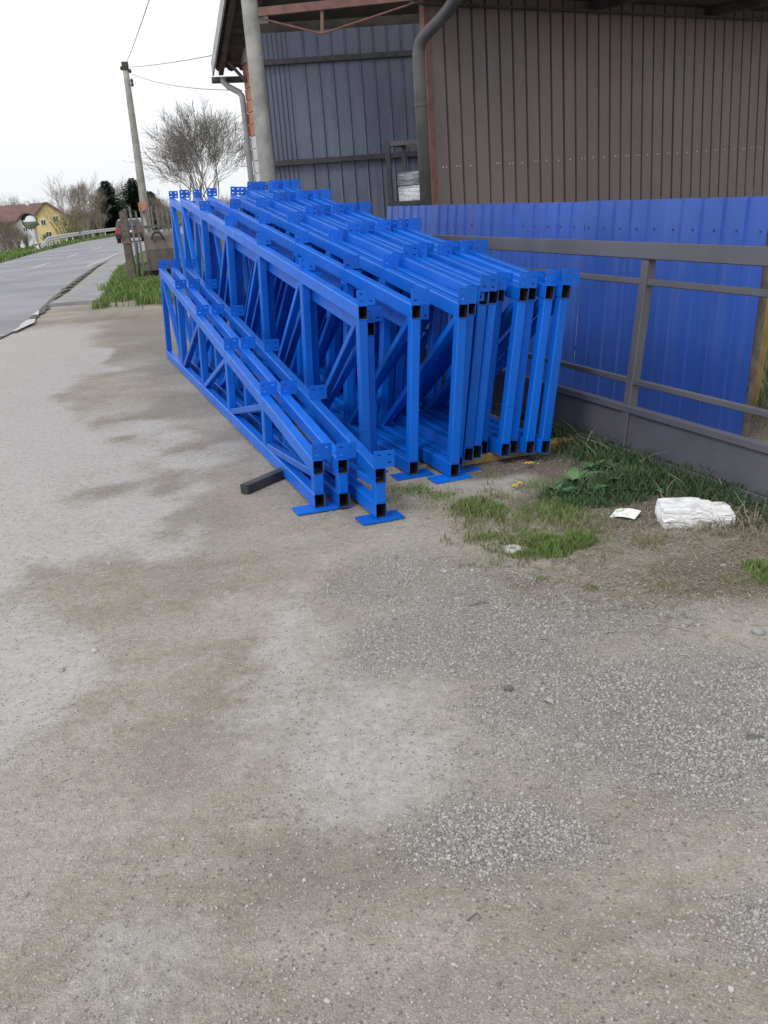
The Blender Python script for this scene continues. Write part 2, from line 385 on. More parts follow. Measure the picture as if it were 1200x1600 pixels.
# road, apron, kerb line -------------------------------------------------
def mat_asphalt():
    m, t, b = nt('worn_asphalt'); tc = N(t, 'ShaderNodeTexCoord'); v = tc.outputs['Object']
    nb = noise_n(t, v, .35, 5); nf = noise_n(t, v, 14, 6, .7)
    st = N(t, 'ShaderNodeMapping'); st.inputs['Scale'].default_value = (1.4, .12, 1); st.inputs['Rotation'].default_value = (0, 0, RAD(-9))
    t.links.new(v, st.inputs['Vector']); ns = noise_n(t, st.outputs[0], 1.2, 4)
    c = mixc(t, sstep(t, nb, .35, .65), (.195, .195, .215), (.265, .265, .285))
    c = mixc(t, math_n(t, 'MULTIPLY', sstep(t, ns, .52, .7), .5), c, (.17, .168, .178))
    c = mixc(t, 1.0, c, ramp(t, nf, [(.2, .8), (.8, 1.15)]), 'MULTIPLY')
    t.links.new(c, b.inputs['Base Color']); b.inputs['Roughness'].default_value = .72; b.inputs['Specular IOR Level'].default_value = .35
    t.links.new(bump(t, nf, .3, .006), b.inputs['Normal'])
    return m
M['asphalt'] = mat_asphalt()
M['apron'] = simple('grey_concrete', (.205, .205, .21), (.27, .27, .275), 2.5, .9, bump_s=.3, bump_d=.004)
M['line'] = simple('worn_road_paint', (.27, .27, .28), (.52, .52, .53), 5, .75)
M['crack'] = simple('dark_crack', (.06, .058, .058), (.11, .105, .10), 6, .9)
def strip(name, pl, pr, zoff, mat, step=1.0, y0=None, y1=None, jag=0):
    y0 = pl[0][1] if y0 is None else y0; y1 = pl[-1][1] if y1 is None else y1
    ys = np.arange(y0, y1 + 1e-6, step); V = []; F = []
    for y in ys:
        a, b = float(interp(pl, y)), float(interp(pr, y))
        if jag: b += (mnoise.noise(Vector((y * 1.7, 3.1, 0))) + .5 * mnoise.noise(Vector((y * 5, 1.1, 0)))) * jag
        for k in range(5):
            x = a + (b - a) * k / 4
            V.append((x, y, gz(min(max(x, -99), 99), y) * 1.0 + zoff))
    for i in range(len(ys) - 1):
        for k in range(4): F.append((i*5+k, i*5+k+1, (i+1)*5+k+1, (i+1)*5+k))
    mb = MB(); mb.add(V, F); return mb.build(name, mat)
road = strip('road', ROAD_L, ROAD_R, .016, M['asphalt'], .5, -30, 170, jag=.16); tag(road, kind='structure')
CEN = [(-8.0,6),(-9.5,20),(-10.95,30),(-11.86,36.4),(-12.95,43.3),(-13.75,48.6),(-16.3,68),(-19,90),(-20.3,112),(-20.9,170)]
def off(poly, dx): return [(x + dx, y) for x, y in poly]
y = 8.0
while y < 110:
    o = strip('lane_dash', off(CEN, -.08), off(CEN, .08), .021, M['line'], .5, y, y + 4.0); o.parent = road
    y += 9.0
EDG = off(ROAD_R, -.34)
o = strip('edge_line', off(EDG, -.06), off(EDG, .06), .021, M['line'], .5, 33, 120); o.parent = road
o = strip('broken_edge', off(ROAD_R, -.02), off(ROAD_R, .10), .026, M['crack'], .25, 15.5, 40, jag=.16); o.parent = road
APR = [(-4.9,17.9),(-5.35,20.5),(-5.75,22.0),(-7.6,31),(-9.3,41),(-11.2,56),(-12.4,64)]
APL = [(-5.8,17.9),(-6.2,20.5),(-6.5,22.0),(-8.3,31),(-10.1,41),(-12.0,57),(-13.2,65)]
o = strip('pavement', APL, APR, .045, M['apron'], .5, 17.9, 62); tag(o, kind='structure')
kb = MB()
for (p, q) in (((-5.8,17.9),(-4.9,17.9)),):
    kb.add([(p[0],p[1],-.1),(q[0],q[1],-.1),(q[0],q[1],.0425),(p[0],p[1],.0425)], [(0,1,2,3)])
kb.build('kerb_face', M['apron'], o)
ed = MB(); ys = np.arange(17.9, 62.01, .5)
for side in (APL, APR):
    Vv = []; Ff = []
    for y in ys:
        x = float(interp(side, y)); z = float(zbase(np.array(y))); Vv += [(x, y, z - .1), (x, y, z + .0425)]
    for i in range(len(ys) - 1): Ff.append((2*i, 2*i+2, 2*i+3, 2*i+1))
    ed.add(Vv, Ff)
ed.build('kerb_side', M['apron'], o)
# puddle along the broken road edge
def mat_water():
    m, t, b = nt('puddle_water'); b.inputs['Base Color'].default_value = (.10, .095, .09, 1)
    b.inputs['Roughness'].default_value = .03; b.inputs['IOR'].default_value = 1.33; b.inputs['Specular IOR Level'].default_value = 1.0
    return m
M['water'] = mat_water()
PC = [px(-14,531), px(6,527), px(22,521), px(36,514), px(45,508), px(50,502), px(56,495), px(61,488)]
PW = [.02, .04, .03, .05, .11, .07, .05, .012]
Vv = []
for i, p in enumerate(PC):
    d = (PC[min(i+1, 7)] - PC[max(i-1, 0)]).normalized(); nrm = Vector((d.y, -d.x, 0))
    w = PW[i]; Vv += [p + nrm * w * (.8 + .4 * random.random()), p - nrm * w * (.8 + .4 * random.random())]
mb = MB(); mb.add([(v.x, v.y, .034) for v in Vv], [(2*i, 2*i+1, 2*i+3, 2*i+2) for i in (0, 2, 3, 4, 6)])
o = mb.build('puddle', M['water']); tag(o, kind='structure')

# ------------------------------------------------------------------ blue roof trusses
TW, TH, WT = .06, .08, .004                 # tube width, depth, wall
def hollow(mb, ends, w=TW, h=TH, t=WT):
    """open-ended rectangular tube; ends = (y, z of its underside) at both ends, cut plumb"""
    rings = []
    def ring(y, z, g, c):
        a, b, lo, hi = w/2 - g, c, z + g, z + h - g
        return [(-a+b, y, lo), (a-b, y, lo), (a, y, lo+b), (a, y, hi-b), (a-b, y, hi), (-a+b, y, hi), (-a, y, hi-b), (-a, y, lo+b)]
    for (y, z) in ends: rings += [ring(y, z, 0, .005), ring(y, z, t, .002)]
    V = sum(rings, []); F = []
    for k in range(8):
        k2 = (k + 1) % 8
        F += [(k, k2, 16+k2, 16+k), (k2, k, 8+k, 8+k2), (16+k, 16+k2, 24+k2, 24+k)]
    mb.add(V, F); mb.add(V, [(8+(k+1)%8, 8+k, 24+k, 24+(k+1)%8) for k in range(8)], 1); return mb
def cleat_mesh():
    xs = [0, .016, .036, .072, .092, .108]; zs = [0, .018, .027, .058, .067, .085]; t = .008
    holes = {(1,1),(3,1),(1,3),(3,3)}; mb = MB()
    for i in range(5):
        for k in range(5):
            x0, x1, z0, z1 = xs[i], xs[i+1], zs[k], zs[k+1]
            if (i, k) in holes:
                mb.add([(x0,0,z0),(x1,0,z0),(x1,0,z1),(x0,0,z1),(x0,t,z0),(x1,t,z0),(x1,t,z1),(x0,t,z1)],
                       [(0,4,5,1),(1,5,6,2),(2,6,7,3),(3,7,4,0)])
            else:
                mb.add([(x0,0,z0),(x1,0,z0),(x1,0,z1),(x0,0,z1)], [(0,1,2,3)])
                mb.add([(x0,t,z0),(x1,t,z0),(x1,t,z1),(x0,t,z1)], [(3,2,1,0)])
    a, b = xs[-1], zs[-1]
    mb.add([(0,0,0),(a,0,0),(a,0,b),(0,0,b),(0,t,0),(a,t,0),(a,t,b),(0,t,b)], [(0,4,5,1),(1,5,6,2),(2,6,7,3),(3,7,4,0)])
    return mb.mesh('purlin_cleat', M['blue'])
CLEAT = cleat_mesh()
def truss_meshes(h0, h1, L=6.0, n=5, flip=1):
    """tapered Pratt truss: chords, posts, diagonals; returns (name, mesh) list and cleat places"""
    parts = []
    top = lambda y: h0 + (h1 - h0) * y / L
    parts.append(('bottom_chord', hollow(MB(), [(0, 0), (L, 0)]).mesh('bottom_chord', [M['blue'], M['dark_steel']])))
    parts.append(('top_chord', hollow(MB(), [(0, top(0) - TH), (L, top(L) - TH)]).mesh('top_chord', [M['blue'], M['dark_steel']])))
    pw = .056
    for i in range(n + 1):
        y = L * i / n; y0, y1 = (y - .035, y + .035)
        if i == 0: y0, y1 = .002, .062
        if i == n: y0, y1 = L - .062, L - .002
        mb = MB(); zb = TH - .002
        Vv = [(-pw/2,y0,zb),(pw/2,y0,zb),(pw/2,y1,zb),(-pw/2,y1,zb)] + [(sx*pw/2, yy, top(yy) - TH + .002) for sx, yy in ((-1,y0),(1,y0),(1,y1),(-1,y1))]
        mb.add(Vv, [(0,3,2,1),(4,5,6,7),(0,1,5,4),(1,2,6,5),(2,3,7,6),(3,0,4,7)])
        parts.append(('post', mb.mesh('post', M['blue'], .005)))
    for i in range(n):
        ya, yb = L * i / n, L * (i + 1) / n
        if i < n - flip: p, q = (ya + .06, top(ya) - TH - .004), (yb - .06, TH + .004)
        else: p, q = (yb - .06, top(yb) - TH - .004), (ya + .06, TH + .004)
        mb = MB(); mb.bar((0, p[0], p[1]), (0, q[0], q[1]), .042, .05, up=(1, 0, 0))
        parts.append(('diagonal', mb.mesh('diagonal', M['blue'], .004)))
    cl = [(-TW/2, (L * i / n if 0 < i < n else (0.004 if i == 0 else L - .02)), 0) for i in range(n + 1)]
    cl = [(x, y, top(y + .008) - .001) for x, y, _ in cl]
    return parts, cl
BIG = truss_meshes(.97, 1.64); SMALL = truss_meshes(.263, .95); LONG = truss_meshes(.86, 1.65, 7.2, 6)
def plate_mesh(w=.225, d=.13):
    mb = MB(); mb.box((-w/2, -d*.3, -.010), (w/2, d*.7, -.0005)); return mb.mesh('foot_plate', M['blue'])
PLATE = plate_mesh()
def place_truss(kind, s, lat, z, lean, label, plate=None, turn=0.0, group=None):
    root = empty('roof_truss', yard(s, lat, z), (0, RAD(lean), -HEAD + RAD(turn)))
    parts, cl = kind
    for nm, me_ in parts: link(nm, me_, root)
    for c in cl:
        link('purlin_cleat', CLEAT, root, (c[0] + random.uniform(-.002, .002), c[1] + random.uniform(-.004, .004), c[2]), (0, 0, RAD(random.uniform(-1.2, 1.2))))
    if plate is not None: link('foot_plate', PLATE, root, (plate, 0.0, 0), (0, RAD(-lean), 0))
    return tag(root, label, 'truss', group)
G_S, G_B = 'short low trusses in front', 'tall trusses stacked against the gate'
place_truss(SMALL, 4.733, 1.273, .012, 3.0, 'low tapered blue steel truss, leftmost of the three low ones', -.02, -.8, group=G_S)
place_truss(SMALL, 4.674, 1.390, .012, 3.0, 'low tapered blue steel truss, middle one of the three low ones', None, -.8, group=G_S)
place_truss(SMALL, 4.403, 1.500, .012, 3.0, 'low tapered blue steel truss reaching closest to the viewer, with its own foot plate', 0.0, -.8, group=G_S)
tall = [
 (5.237, 1.721, .012, 2.8, 'tall blue steel truss at the left edge of the tall stack, behind the low trusses', 0.0),
 (5.34, 1.793, .012, 3.0, 'longest blue steel truss, its far end standing out left of the tall stack', None, 1),
 (5.027, 1.930, .012, 4.7, 'tall blue steel truss on a foot plate, standing clear left of the row', 0.0),
 (5.22, 2.008, .012, 4.9, 'tall blue steel truss half hidden behind the one in the gap, set back', None, 1),
 (4.850, 2.110, .012, 6.1, 'tall blue steel truss standing farthest forward on the widest foot plate', -.02),
 (4.967, 2.180, .012, 8.0, 'tall blue steel truss tight behind the widest foot plate, eighth from the dark gate', .03),
 (4.960, 2.247, .06, 8.6, 'tall blue steel truss, seventh from the dark gate', None),
 (4.985, 2.313, .06, 9.0, 'tall blue steel truss, sixth from the dark gate', None),
 (5.051, 2.385, .06, 9.1, 'tall blue steel truss, fifth from the dark gate, left of a wide gap', None),
 (4.924, 2.468, .06, 9.2, 'tall blue steel truss, fourth from the dark gate, right of a wide gap', None),
 (4.957, 2.537, .06, 9.2, 'tall blue steel truss, third from the dark gate', None),
 (4.890, 2.612, .06, 9.4, 'tall blue steel truss, second from the dark gate', None),
 (4.847, 2.690, .06, 9.4, 'tall blue steel truss nearest the dark gate, rightmost of the row', None)]
sb = MB(); sb.box((-.0292, -.0012, .0), (.0292, .0632, .006)); SEAM = sb.mesh('weld_seam', M['blue'])
for k_, a in enumerate(tall):
    r_ = place_truss(LONG if len(a) > 6 else BIG, *a[:4], a[4], a[5], group=G_B)
    if k_ in (0, 9): link('weld_seam', SEAM, r_, (0, 0, .255 if k_ == 0 else .30))

# packing under the trusses
mb = MB(); mb.bar((0, 0, 0), (.95, 0, 0), .09, .056)
o = mb.build('timber_bearer', M['timber'], bevel=.004, loc=yard(5.10, 2.17, .029), rot=(0, 0, -HEAD))
tag(o, 'ochre timber bearer lying under the near ends of the leaning tall trusses', 'timber')
mb = MB(); mb.bar((0, 0, 0), (1.0, 0, 0), .09, .056)
o = mb.build('timber_bearer', M['timber'], bevel=.004, loc=yard(9.6, 2.1, .029), rot=(0, 0, -HEAD + RAD(2)))
tag(o, 'ochre timber bearer under the far ends of the tall trusses', 'timber')
p, q = px(383, 772, .0), px(452, 742, .0); d = (q - p).normalized()
mb = MB(); 
rt = empty('packing_tube', p, (0, 0, math.atan2(d.y, d.x)))
Lb = (q - p).length; me_ = MB()
hollow(me_, [(0, 0.002), (Lb, 0.002)], .06, .055)
o = me_.build('tube', [M['dark_steel'], M['dark_steel']], rt, rot=(0, 0, RAD(-90)))
mb = MB(); mb.box((-.004, -.026, .006), (-.001, .026, .053)); mb.build('end_cap', M['dark_steel'], rt)
tag(rt, 'dark square steel tube on the gravel poking out from under the low trusses', 'tube')

# ------------------------------------------------------------------ dark sliding gate leaning at the right
gate_turn = RAD(-2.0)
gate = empty('sliding_gate', (1.394 + .02, 5.417, .02), (0, RAD(8.3), -HEAD - gate_turn))
def gbar(name, y0, y1, z0, z1, t=.06, x=0.0, bev=.004):
    mb = MB(); mb.box((x - t/2, y0, z0), (x + t/2, y1, z1)); return mb.build(name, M['gate'], gate, bevel=bev)
Y0, Y1 = -3.3, 5.6
gbar('bottom_rail', Y0, Y1, .0, .06, .066)
gbar('panel_rail', Y0, Y1, .262, .302, .062)
gbar('rail', Y0, Y1, .425, .458, .04)
gbar('rail', Y0, Y1, .975, 1.012, .04)
gbar('top_rail', Y0, Y1, 1.115, 1.205, .075)
gp_posts = [-3.28, 0.0, 3.2, 5.54]
for y in gp_posts: gbar('post', y - .03, y + .03, .061, 1.114, .056)
for a, b in zip(gp_posts[:-1], gp_posts[1:]):
    mb = MB(); mb.box((-.012, a + .032, .062), (.004, b - .032, .261)); mb.build('infill_sheet', M['gate'], gate)
    mb = MB(); mb.box((-.034, (a + b) / 2 - .0, .0), (-.0335, (a + b) / 2 + .004, .06)); mb.build('weld_seam', M['gate'], gate)
tag(gate, 'dark grey steel sliding gate frame leaning towards the blue fence', 'gate')

# ------------------------------------------------------------------ sheet cladding
def sheet(width, height, pitch, depth, groove=.22, inv=False, step=.0):
    """profiled steel sheet in local x (width) z (height), ribs on -y"""
    xs = []; x = 0.0
    a = groove * pitch * (.22 if depth > 0 else .42)
    while x < width - 1e-6:
        g0 = x + pitch * (1 - groove)
        for (xx, yy) in ((x, 0), (g0, 0), (g0 + a, depth), (x + pitch - a, depth)):
            if xx <= width: xs.append((xx, yy))
        x += pitch
    xs.append((width, 0))
    Vv = []; n = len(xs); t = .0012
    for (xx, yy) in xs: Vv += [(xx, yy, 0), (xx, yy, height)]
    F = [(2*i, 2*i+2, 2*i+3, 2*i+1) for i in range(n - 1)]
    mb = MB(); mb.add(Vv, F); return mb
# blue sheet fence
fr = Vector((2.17, 5.60, 0)); fl = Vector((.16, 11.52, 0))
fd = (fl - fr); flen = fd.length; frot = math.atan2(fd.y, fd.x)
fence = empty('sheet_fence', fr, (0, 0, frot))
fence.rotation_euler = (RAD(5.6), 0, frot)
sw = .98; x = 0.0; k = 0
while x < flen - .02:
    w = min(sw, flen - x)
    o = sheet(w - .003, 1.395 + random.uniform(-.004, .004), .205, .013, .10).build('fence_sheet', M['blue_sheet'], fence, loc=(x, (.0 if k % 2 else .0025), 0.012))
    x += sw; k += 1
mb = MB(); mb.box((0, -.05, 1.20), (flen, -.012, 1.24)); mb.build('back_rail', M['old_wood'], fence)
mb = MB(); mb.box((0, -.05, .30), (flen, -.012, .34)); mb.build('back_rail', M['old_wood'], fence)
for xx in (.06, 2.4, 4.8, 7.2):
    mb = MB(); mb.box((xx, -.11, -.02), (xx + .06, -.052, 1.36)); mb.build('post', M['old_wood'], fence)
mb = MB()
for i in range(44):
    xx = .05 + i * .205
    if xx < flen: mb.box((xx, .003, 1.215), (xx + .011, .008, 1.226))
o = mb.build('screws', M['dark_steel'], fence); tag(o, kind='stuff')
tag(fence, 'low bright blue ribbed sheet-metal fence behind the dark gate', 'fence')

# ------------------------------------------------------------------ brown clad shed
bc = Vector((.885, 11.9, 0)); bh = RAD(57); bd = Vector((math.sin(bh), math.cos(bh), 0)); brot = math.atan2(bd.y, bd.x)
shed = empty('brown_shed', bc, (0, 0, brot))
SP = .205; SWD = SP * 5; H_S = 3.62
for k in range(9):
    o = sheet(SWD - .002, H_S, SP, .028, .16).build('wall_sheet', M['brown_sheet'], shed, loc=(.03 + k * SWD, (.002 if k % 2 else 0), .02))
mb = MB()
for i in range(45):
    xx = .03 + i * SP + SP * .42
    zc = 1.78 + random.uniform(-.006, .006)
    if random.random() < .85: mb.add([(xx + .009*math.cos(a), -.004, zc + .009*math.sin(a)) for a in np.linspace(0, 2*math.pi, 7)[:-1]], [(0,1,2,3,4,5)])
    if random.random() < .3: xx += .05; mb.add([(xx + .007*math.cos(a), -.004, zc + .007*math.sin(a)) for a in np.linspace(0, 2*math.pi, 7)[:-1]], [(0,1,2,3,4,5)])
o = mb.build('screw_heads', M['white'], shed); tag(o, kind='stuff')
mb = MB(); mb.box((-.06, -.01, 0), (.022, .07, 3.9)); mb.build('corner_post', M['rust'], shed)
mb = MB(); mb.box((-.35, -1.5, 3.60), (10.5, .25, 3.64)); mb.build('soffit', M['roof_under'], shed)
for k in range(5):
    mb = MB(); mb.box((.3 + k * 2.2, -1.45, 3.48), (.38 + k * 2.2, .0, 3.595)); mb.build('rafter', M['dark_wood'], shed)
mb = MB(); mb.box((-.30, -.16, 3.46), (10.4, -.07, 3.478)); mb.build('eave_purlin', M['dark_wood'], shed)
mb = MB(); mb.box((.03, .08, 0), (9.3, .14, 3.55)); mb.build('wall_backing', M['dark_wood'], shed)
mb = MB(); mb.box((-.4, -1.6, 3.645), (10.5, .25, 3.70)); mb.build('roof', M['roof_under'], shed)
pts = [at(728, -22, 11.1), at(712, -4, 11.2), at(703, 12, 11.3), at(690, 28, 11.4), at(664, 55, 11.55), at(657, 66, 11.6), at(654, 82, 11.6), at(655, 110, 11.6)]
bot = pts[-1].copy(); bot.z = 0.05
inv = Matrix.Translation(bc) @ Matrix.Rotation(brot, 4, 'Z'); inv.invert()
dp = MB(); dp.tube([inv @ p for p in pts + [bot]], .068, 14); dpo = dp.build('downpipe', M['pipe'], shed, smooth=True)
for z in (2.45, .9):
    c = inv @ Vector((bot.x, bot.y, z)); mb = MB(); mb.tube([c - Vector((0,0,.02)), c + Vector((0,0,.02))], .075, 14); mb.bar(c, c + Vector((.12, .22, 0)), .02, .02)
    mb.build('pipe_bracket', M['pipe'], dpo)
tag(shed, 'tall shed wall clad in brown ribbed sheets above the blue fence', 'shed')

# ------------------------------------------------------------------ brick and slate-clad workshop at the back
ws = empty('workshop', (-1.45, 17.0, 0), (0, 0, RAD(3)))
SP2 = .225; x = 0.0; k = 0
widths = [.5, 1.125, 1.125, 1.125, 1.125]
for k, w in enumerate(widths):
    sh = sheet(w - .002, 4.05, .075 if k == 0 else SP2, -.03, .35 if k == 0 else .20)
    sh.build('wall_sheet', M['slate_sheet'], ws, loc=(x, (.003 if k % 2 else 0), 0)); x += w
mb = MB(); mb.box((-.02, -.10, 2.06), (5.0, -.034, 2.14)); mb.build('girt', M['dark_steel'], ws)
mb = MB(); mb.box((-.02, -.10, 3.58), (5.0, -.034, 3.66)); mb.build('girt', M['dark_steel'], ws)
mb = MB(); mb.box((0, .05, 0), (5.0, .16, 4.2)); mb.build('wall_core', M['dark_wood'], ws)
# gable wall to the left: orange hollow bricks over pale blocks
winv = (Matrix.Translation((-1.45, 17.0, 0)) @ Matrix.Rotation(RAD(3), 4, 'Z')).inverted()
ga, gb = Vector((-1.50, 17.03, 0)), Vector((-1.845, 18.03, 0)); gd = (gb - ga).normalized(); gn = Vector((-gd.y, gd.x, 0))   # outward to the road
gwall = MB()
for (z0, z1) in ((0, 5.0),):
    pl = [ga - gn*.02, gb - gn*.02, gb - gn*.25, ga - gn*.25]
    gwall.prism([winv @ (p + Vector((0,0,z0))) for p in pl], (0, 0, z1))
gw = gwall.build('gable_wall', M['mortar'], ws)
GL = (gb - ga).length
def gbrick(name, u0, u1, z0, z1, mat, pr=.0):
    mb = MB(); pl = [ga + gd*u0 + gn*pr, ga + gd*u1 + gn*pr, ga + gd*u1 - gn*.03, ga + gd*u0 - gn*.03]
    mb.prism([winv @ (p + Vector((0,0,z0))) for p in pl], (0, 0, z1 - z0)); return mb.build(name, mat, gw)
z = 0.0
while z < 4.9:
    if z < 2.45: hgt, bl, mat, nm = .20, .40, M['block'], 'block'
    elif 3.62 < z < 3.85: hgt, bl, mat, nm = .22, 1.2, M['mortar'], 'ring_beam'
    else: hgt, bl, mat, nm = .19, .25, M['brick'], 'brick'
    u = -(bl / 2 if int(round(z / .2)) % 2 else 0)
    while u < GL:
        a, b = max(0, u), min(GL, u + bl - .012)
        if b - a > .03 and (z > 1.2): gbrick(nm, a, b, z, z + hgt - .012, mat, random.uniform(0, .006) + (.02 if nm == 'ring_beam' else 0))
        u += bl
    z += hgt
# roof: verge overhangs the gable towards the road, eave at the far end
SL = math.tan(RAD(29.4)); RS = Vector((-2.361, 18.0, 3.66)); s_e = RS.dot(DV); lat_v = RS.dot(NV)
def roofp(s, lat, dz=0.0):
    p = DV * s + NV * lat; p.z = 3.66 + (s_e - s) * SL + dz; return winv @ p
def rslab(name, s0, s1, l0, l1, z0, z1, mat, parent=ws):
    mb = MB(); V8 = [roofp(s0,l0,z0),roofp(s0,l1,z0),roofp(s1,l1,z0),roofp(s1,l0,z0),roofp(s0,l0,z1),roofp(s0,l1,z1),roofp(s1,l1,z1),roofp(s1,l0,z1)]
    mb.add(V8, [(0,3,2,1),(4,5,6,7),(0,1,5,4),(1,2,6,5),(2,3,7,6),(3,0,4,7)]); return mb.build(name, mat, parent)
roof = rslab('roof', s_e, s_e - 7.5, lat_v + .03, lat_v + 11, .06, .14, M['roof_under'])
rslab('verge_board', s_e + .03, s_e - 7.5, lat_v, lat_v + .028, -.04, .17, M['fascia'])
for i in range(22):
    s0 = s_e - .12 - i * .34
    rslab('batten', s0, s0 - .05, lat_v + .03, lat_v + .62, .02, .058, M['dark_wood'], roof)
for l in (.10, .52):
    rslab('rafter', s_e - .02, s_e - 7.4, lat_v + l, lat_v + l + .08, -.07, .018, M['dark_wood'], roof)
for i in range(9):            # wavy tile ends over the gutter
    l = lat_v + .05 + i * .2
    mb = MB(); mb.tube([roofp(s_e + .10, l + .1, .13), roofp(s_e - .3, l + .1, .13)], .075, 8); mb.build('roof_tile', M['dark_wood'], roof, smooth=True)
gut = MB(); gut.tube([roofp(s_e + .10, lat_v, -.06), roofp(s_e + .10, lat_v + 6, -.06)], .055, 10); gut.build('gutter', M['dark_steel'], ws, smooth=True)
br_ = MB(); br_.bar(roofp(s_e - .25, lat_v + .22, .0), winv @ (gb - gd * .25 + gn * .02 + Vector((0, 0, 3.45))), .05, .05); br_.build('eave_brace', M['dark_wood'], ws)
dpl = MB(); PL = [(-2.20,18.06,3.58),(-2.20,18.06,3.50),(-2.12,18.05,3.42),(-1.95,18.0,3.32),(-1.90,17.97,3.25),(-1.89,17.95,3.1),(-1.90,17.95,0.05)]
dpl.tube([winv @ Vector(p) for p in PL], .05, 10); dpl.build('downpipe', M['pipe_grey'], ws, smooth=True)
# tied beam across the open bay
BT = {k: winv @ at(x, y, 13.8) for k, (x, y) in dict(a=(396, 20), b=(665, -8), c=(503, 53), d=(503, 12)).items()}
b = MB(); b.bar(BT['a'], BT['b'], .08, .10); beam = b.build('tie_beam', M['rust'], ws)
b = MB(); b.bar(BT['d'], BT['c'], .04, .04, up=(0, 1, 0)); b.build('king_post', M['rust'], beam)
b = MB(); b.tube([BT['a'] + Vector((.05, 0, -.06)), BT['c']], .013, 6); b.tube([BT['c'], BT['b'] + Vector((-.05, 0, -.06))], .013, 6); b.build('tie_rod', M['rust'], beam)
b = MB(); b.bar(BT['a'] + Vector((0,0,.05)), BT['a'] + Vector((0,0,2.2)), .08, .08, up=(0,1,0)); b.build('hanger', M['rust'], beam)
b = MB(); b.bar(BT['b'] + Vector((0,0,.05)), BT['b'] + Vector((0,0,2.2)), .08, .08, up=(0,1,0)); b.build('hanger', M['rust'], beam)
tag(ws, 'workshop with orange brick gable, dark tiled roof overhang and slate-grey sheet front', 'building')

# near concrete pole
def pole(name, base, top, r0, r1, mat, label, cat, n=14):
    r = empty(name, base); mb = MB(); t = Vector(top) - Vector(base)
    mb.tube([t * k / 6 for k in range(7)], [r0 + (r1 - r0) * k / 6 for k in range(7)], n); mb.build('shaft', mat, r, smooth=True)
    return tag(r, label, cat)
pb = at(420, 290, 12); pt = at(389, 0, 12); dz = (pt - pb) / (pt.z - pb.z)
pole('concrete_pole', pb - dz * pb.z, pb + dz * (8.5 - pb.z), .100, .075, M['concrete_pole'], 'stout grey concrete pole in front of the workshop gable', 'pole')

# rack with wrapped bundles in the open bay
rk = empty('steel_rack', (.36, 13.5, 0), (0, 0, RAD(-16)))
for (x_, y_) in ((0, 0), (1.1, 0), (0, .9), (1.1, .9)):
    mb = MB(); mb.box((x_, y_, 0), (x_ + .06, y_ + .06, 2.17)); mb.build('upright', M['dark_steel'], rk)
for z_ in (1.36, 2.11):
    for (a_, b_) in (((.061, .01), (1.099, .05)), ((.061, .91), (1.099, .95))):
        mb = MB(); mb.box((a_[0], a_[1], z_), (b_[0], b_[1], z_ + .055)); mb.build('cross_bar', M['pipe'] if z_ > 2 else M['dark_steel'], rk)
    for x_ in (.01, 1.11):
        mb = MB(); mb.box((x_, .061, z_), (x_ + .04, .899, z_ + .055)); mb.build('side_bar', M['dark_steel'], rk)
mb = MB(); mb.box((.07, .07, 1.33), (1.09, .89, 1.358)); mb.build('shelf', M['dark_steel'], rk)
tag(rk, 'dark steel stillage rack in the open bay beside the downpipe', 'rack')
def lumpy(name, size, mat, label, cat, loc, rot, seed, amp=.02, cuts=5, bev=.12, **kw):
    bm = bmesh.new(); bmesh.ops.create_cube(bm, size=1.0)
    bmesh.ops.subdivide_edges(bm, edges=bm.edges[:], cuts=cuts, use_grid_fill=True)
    for v in bm.verts:
        c = v.co.copy(); m_ = max(abs(c.x), abs(c.y), abs(c.z)); sph = c.normalized() * m_ * 1.0
        c = c.lerp(sph, bev); q = Vector((c.x*size[0], c.y*size[1], c.z*size[2]))
        nn = mnoise.noise_vector(q * (1.1 / max(.05, min(size))) + Vector((seed, seed*2, 0))); n2 = mnoise.noise_vector(q * (4 / max(.05, min(size))) + Vector((seed, 0, seed)))
        v.co = q + nn * amp + n2 * amp * .4
    zmin = min(v.co.z for v in bm.verts)
    for v in bm.verts: v.co.z -= zmin
    me_ = bpy.data.meshes.new(name); bm.to_mesh(me_); bm.free(); me_.materials.append(mat)
    o = link(name, me_, None, loc, rot); tag(o, label, cat, **kw); return o
rm = Matrix.Translation((.36, 13.5, 0)) @ Matrix.Rotation(RAD(-16), 4, 'Z')
lumpy('wrapped_bundle', (.92, .7, .22), M['wrap'], 'white plastic-wrapped bundle on the rack shelf', 'bundle', rm @ Vector((.56, .46, 1.362)), (0, 0, RAD(-16)), 3, .03)
lumpy('wrapped_bundle', (.90, .7, .16), M['wrap_grey'], 'grey plastic-wrapped bundle lying on top of the white one', 'bundle', rm @ Vector((.55, .48, 1.60)), (0, 0, RAD(-18)), 8, .03)
mb = MB(); c = at(597, 344, 13.2); mb.box((-.06, -.04, 0), (.06, .04, c.z)); mb.box((-.064, -.044, c.z - .03), (-.02, .044, c.z + .02))
o = mb.build('white_post', M['white'], bevel=.006, loc=(c.x, c.y, 0), rot=(0, 0, RAD(20))); tag(o, 'short white plastic post at the left end of the blue fence', 'post')

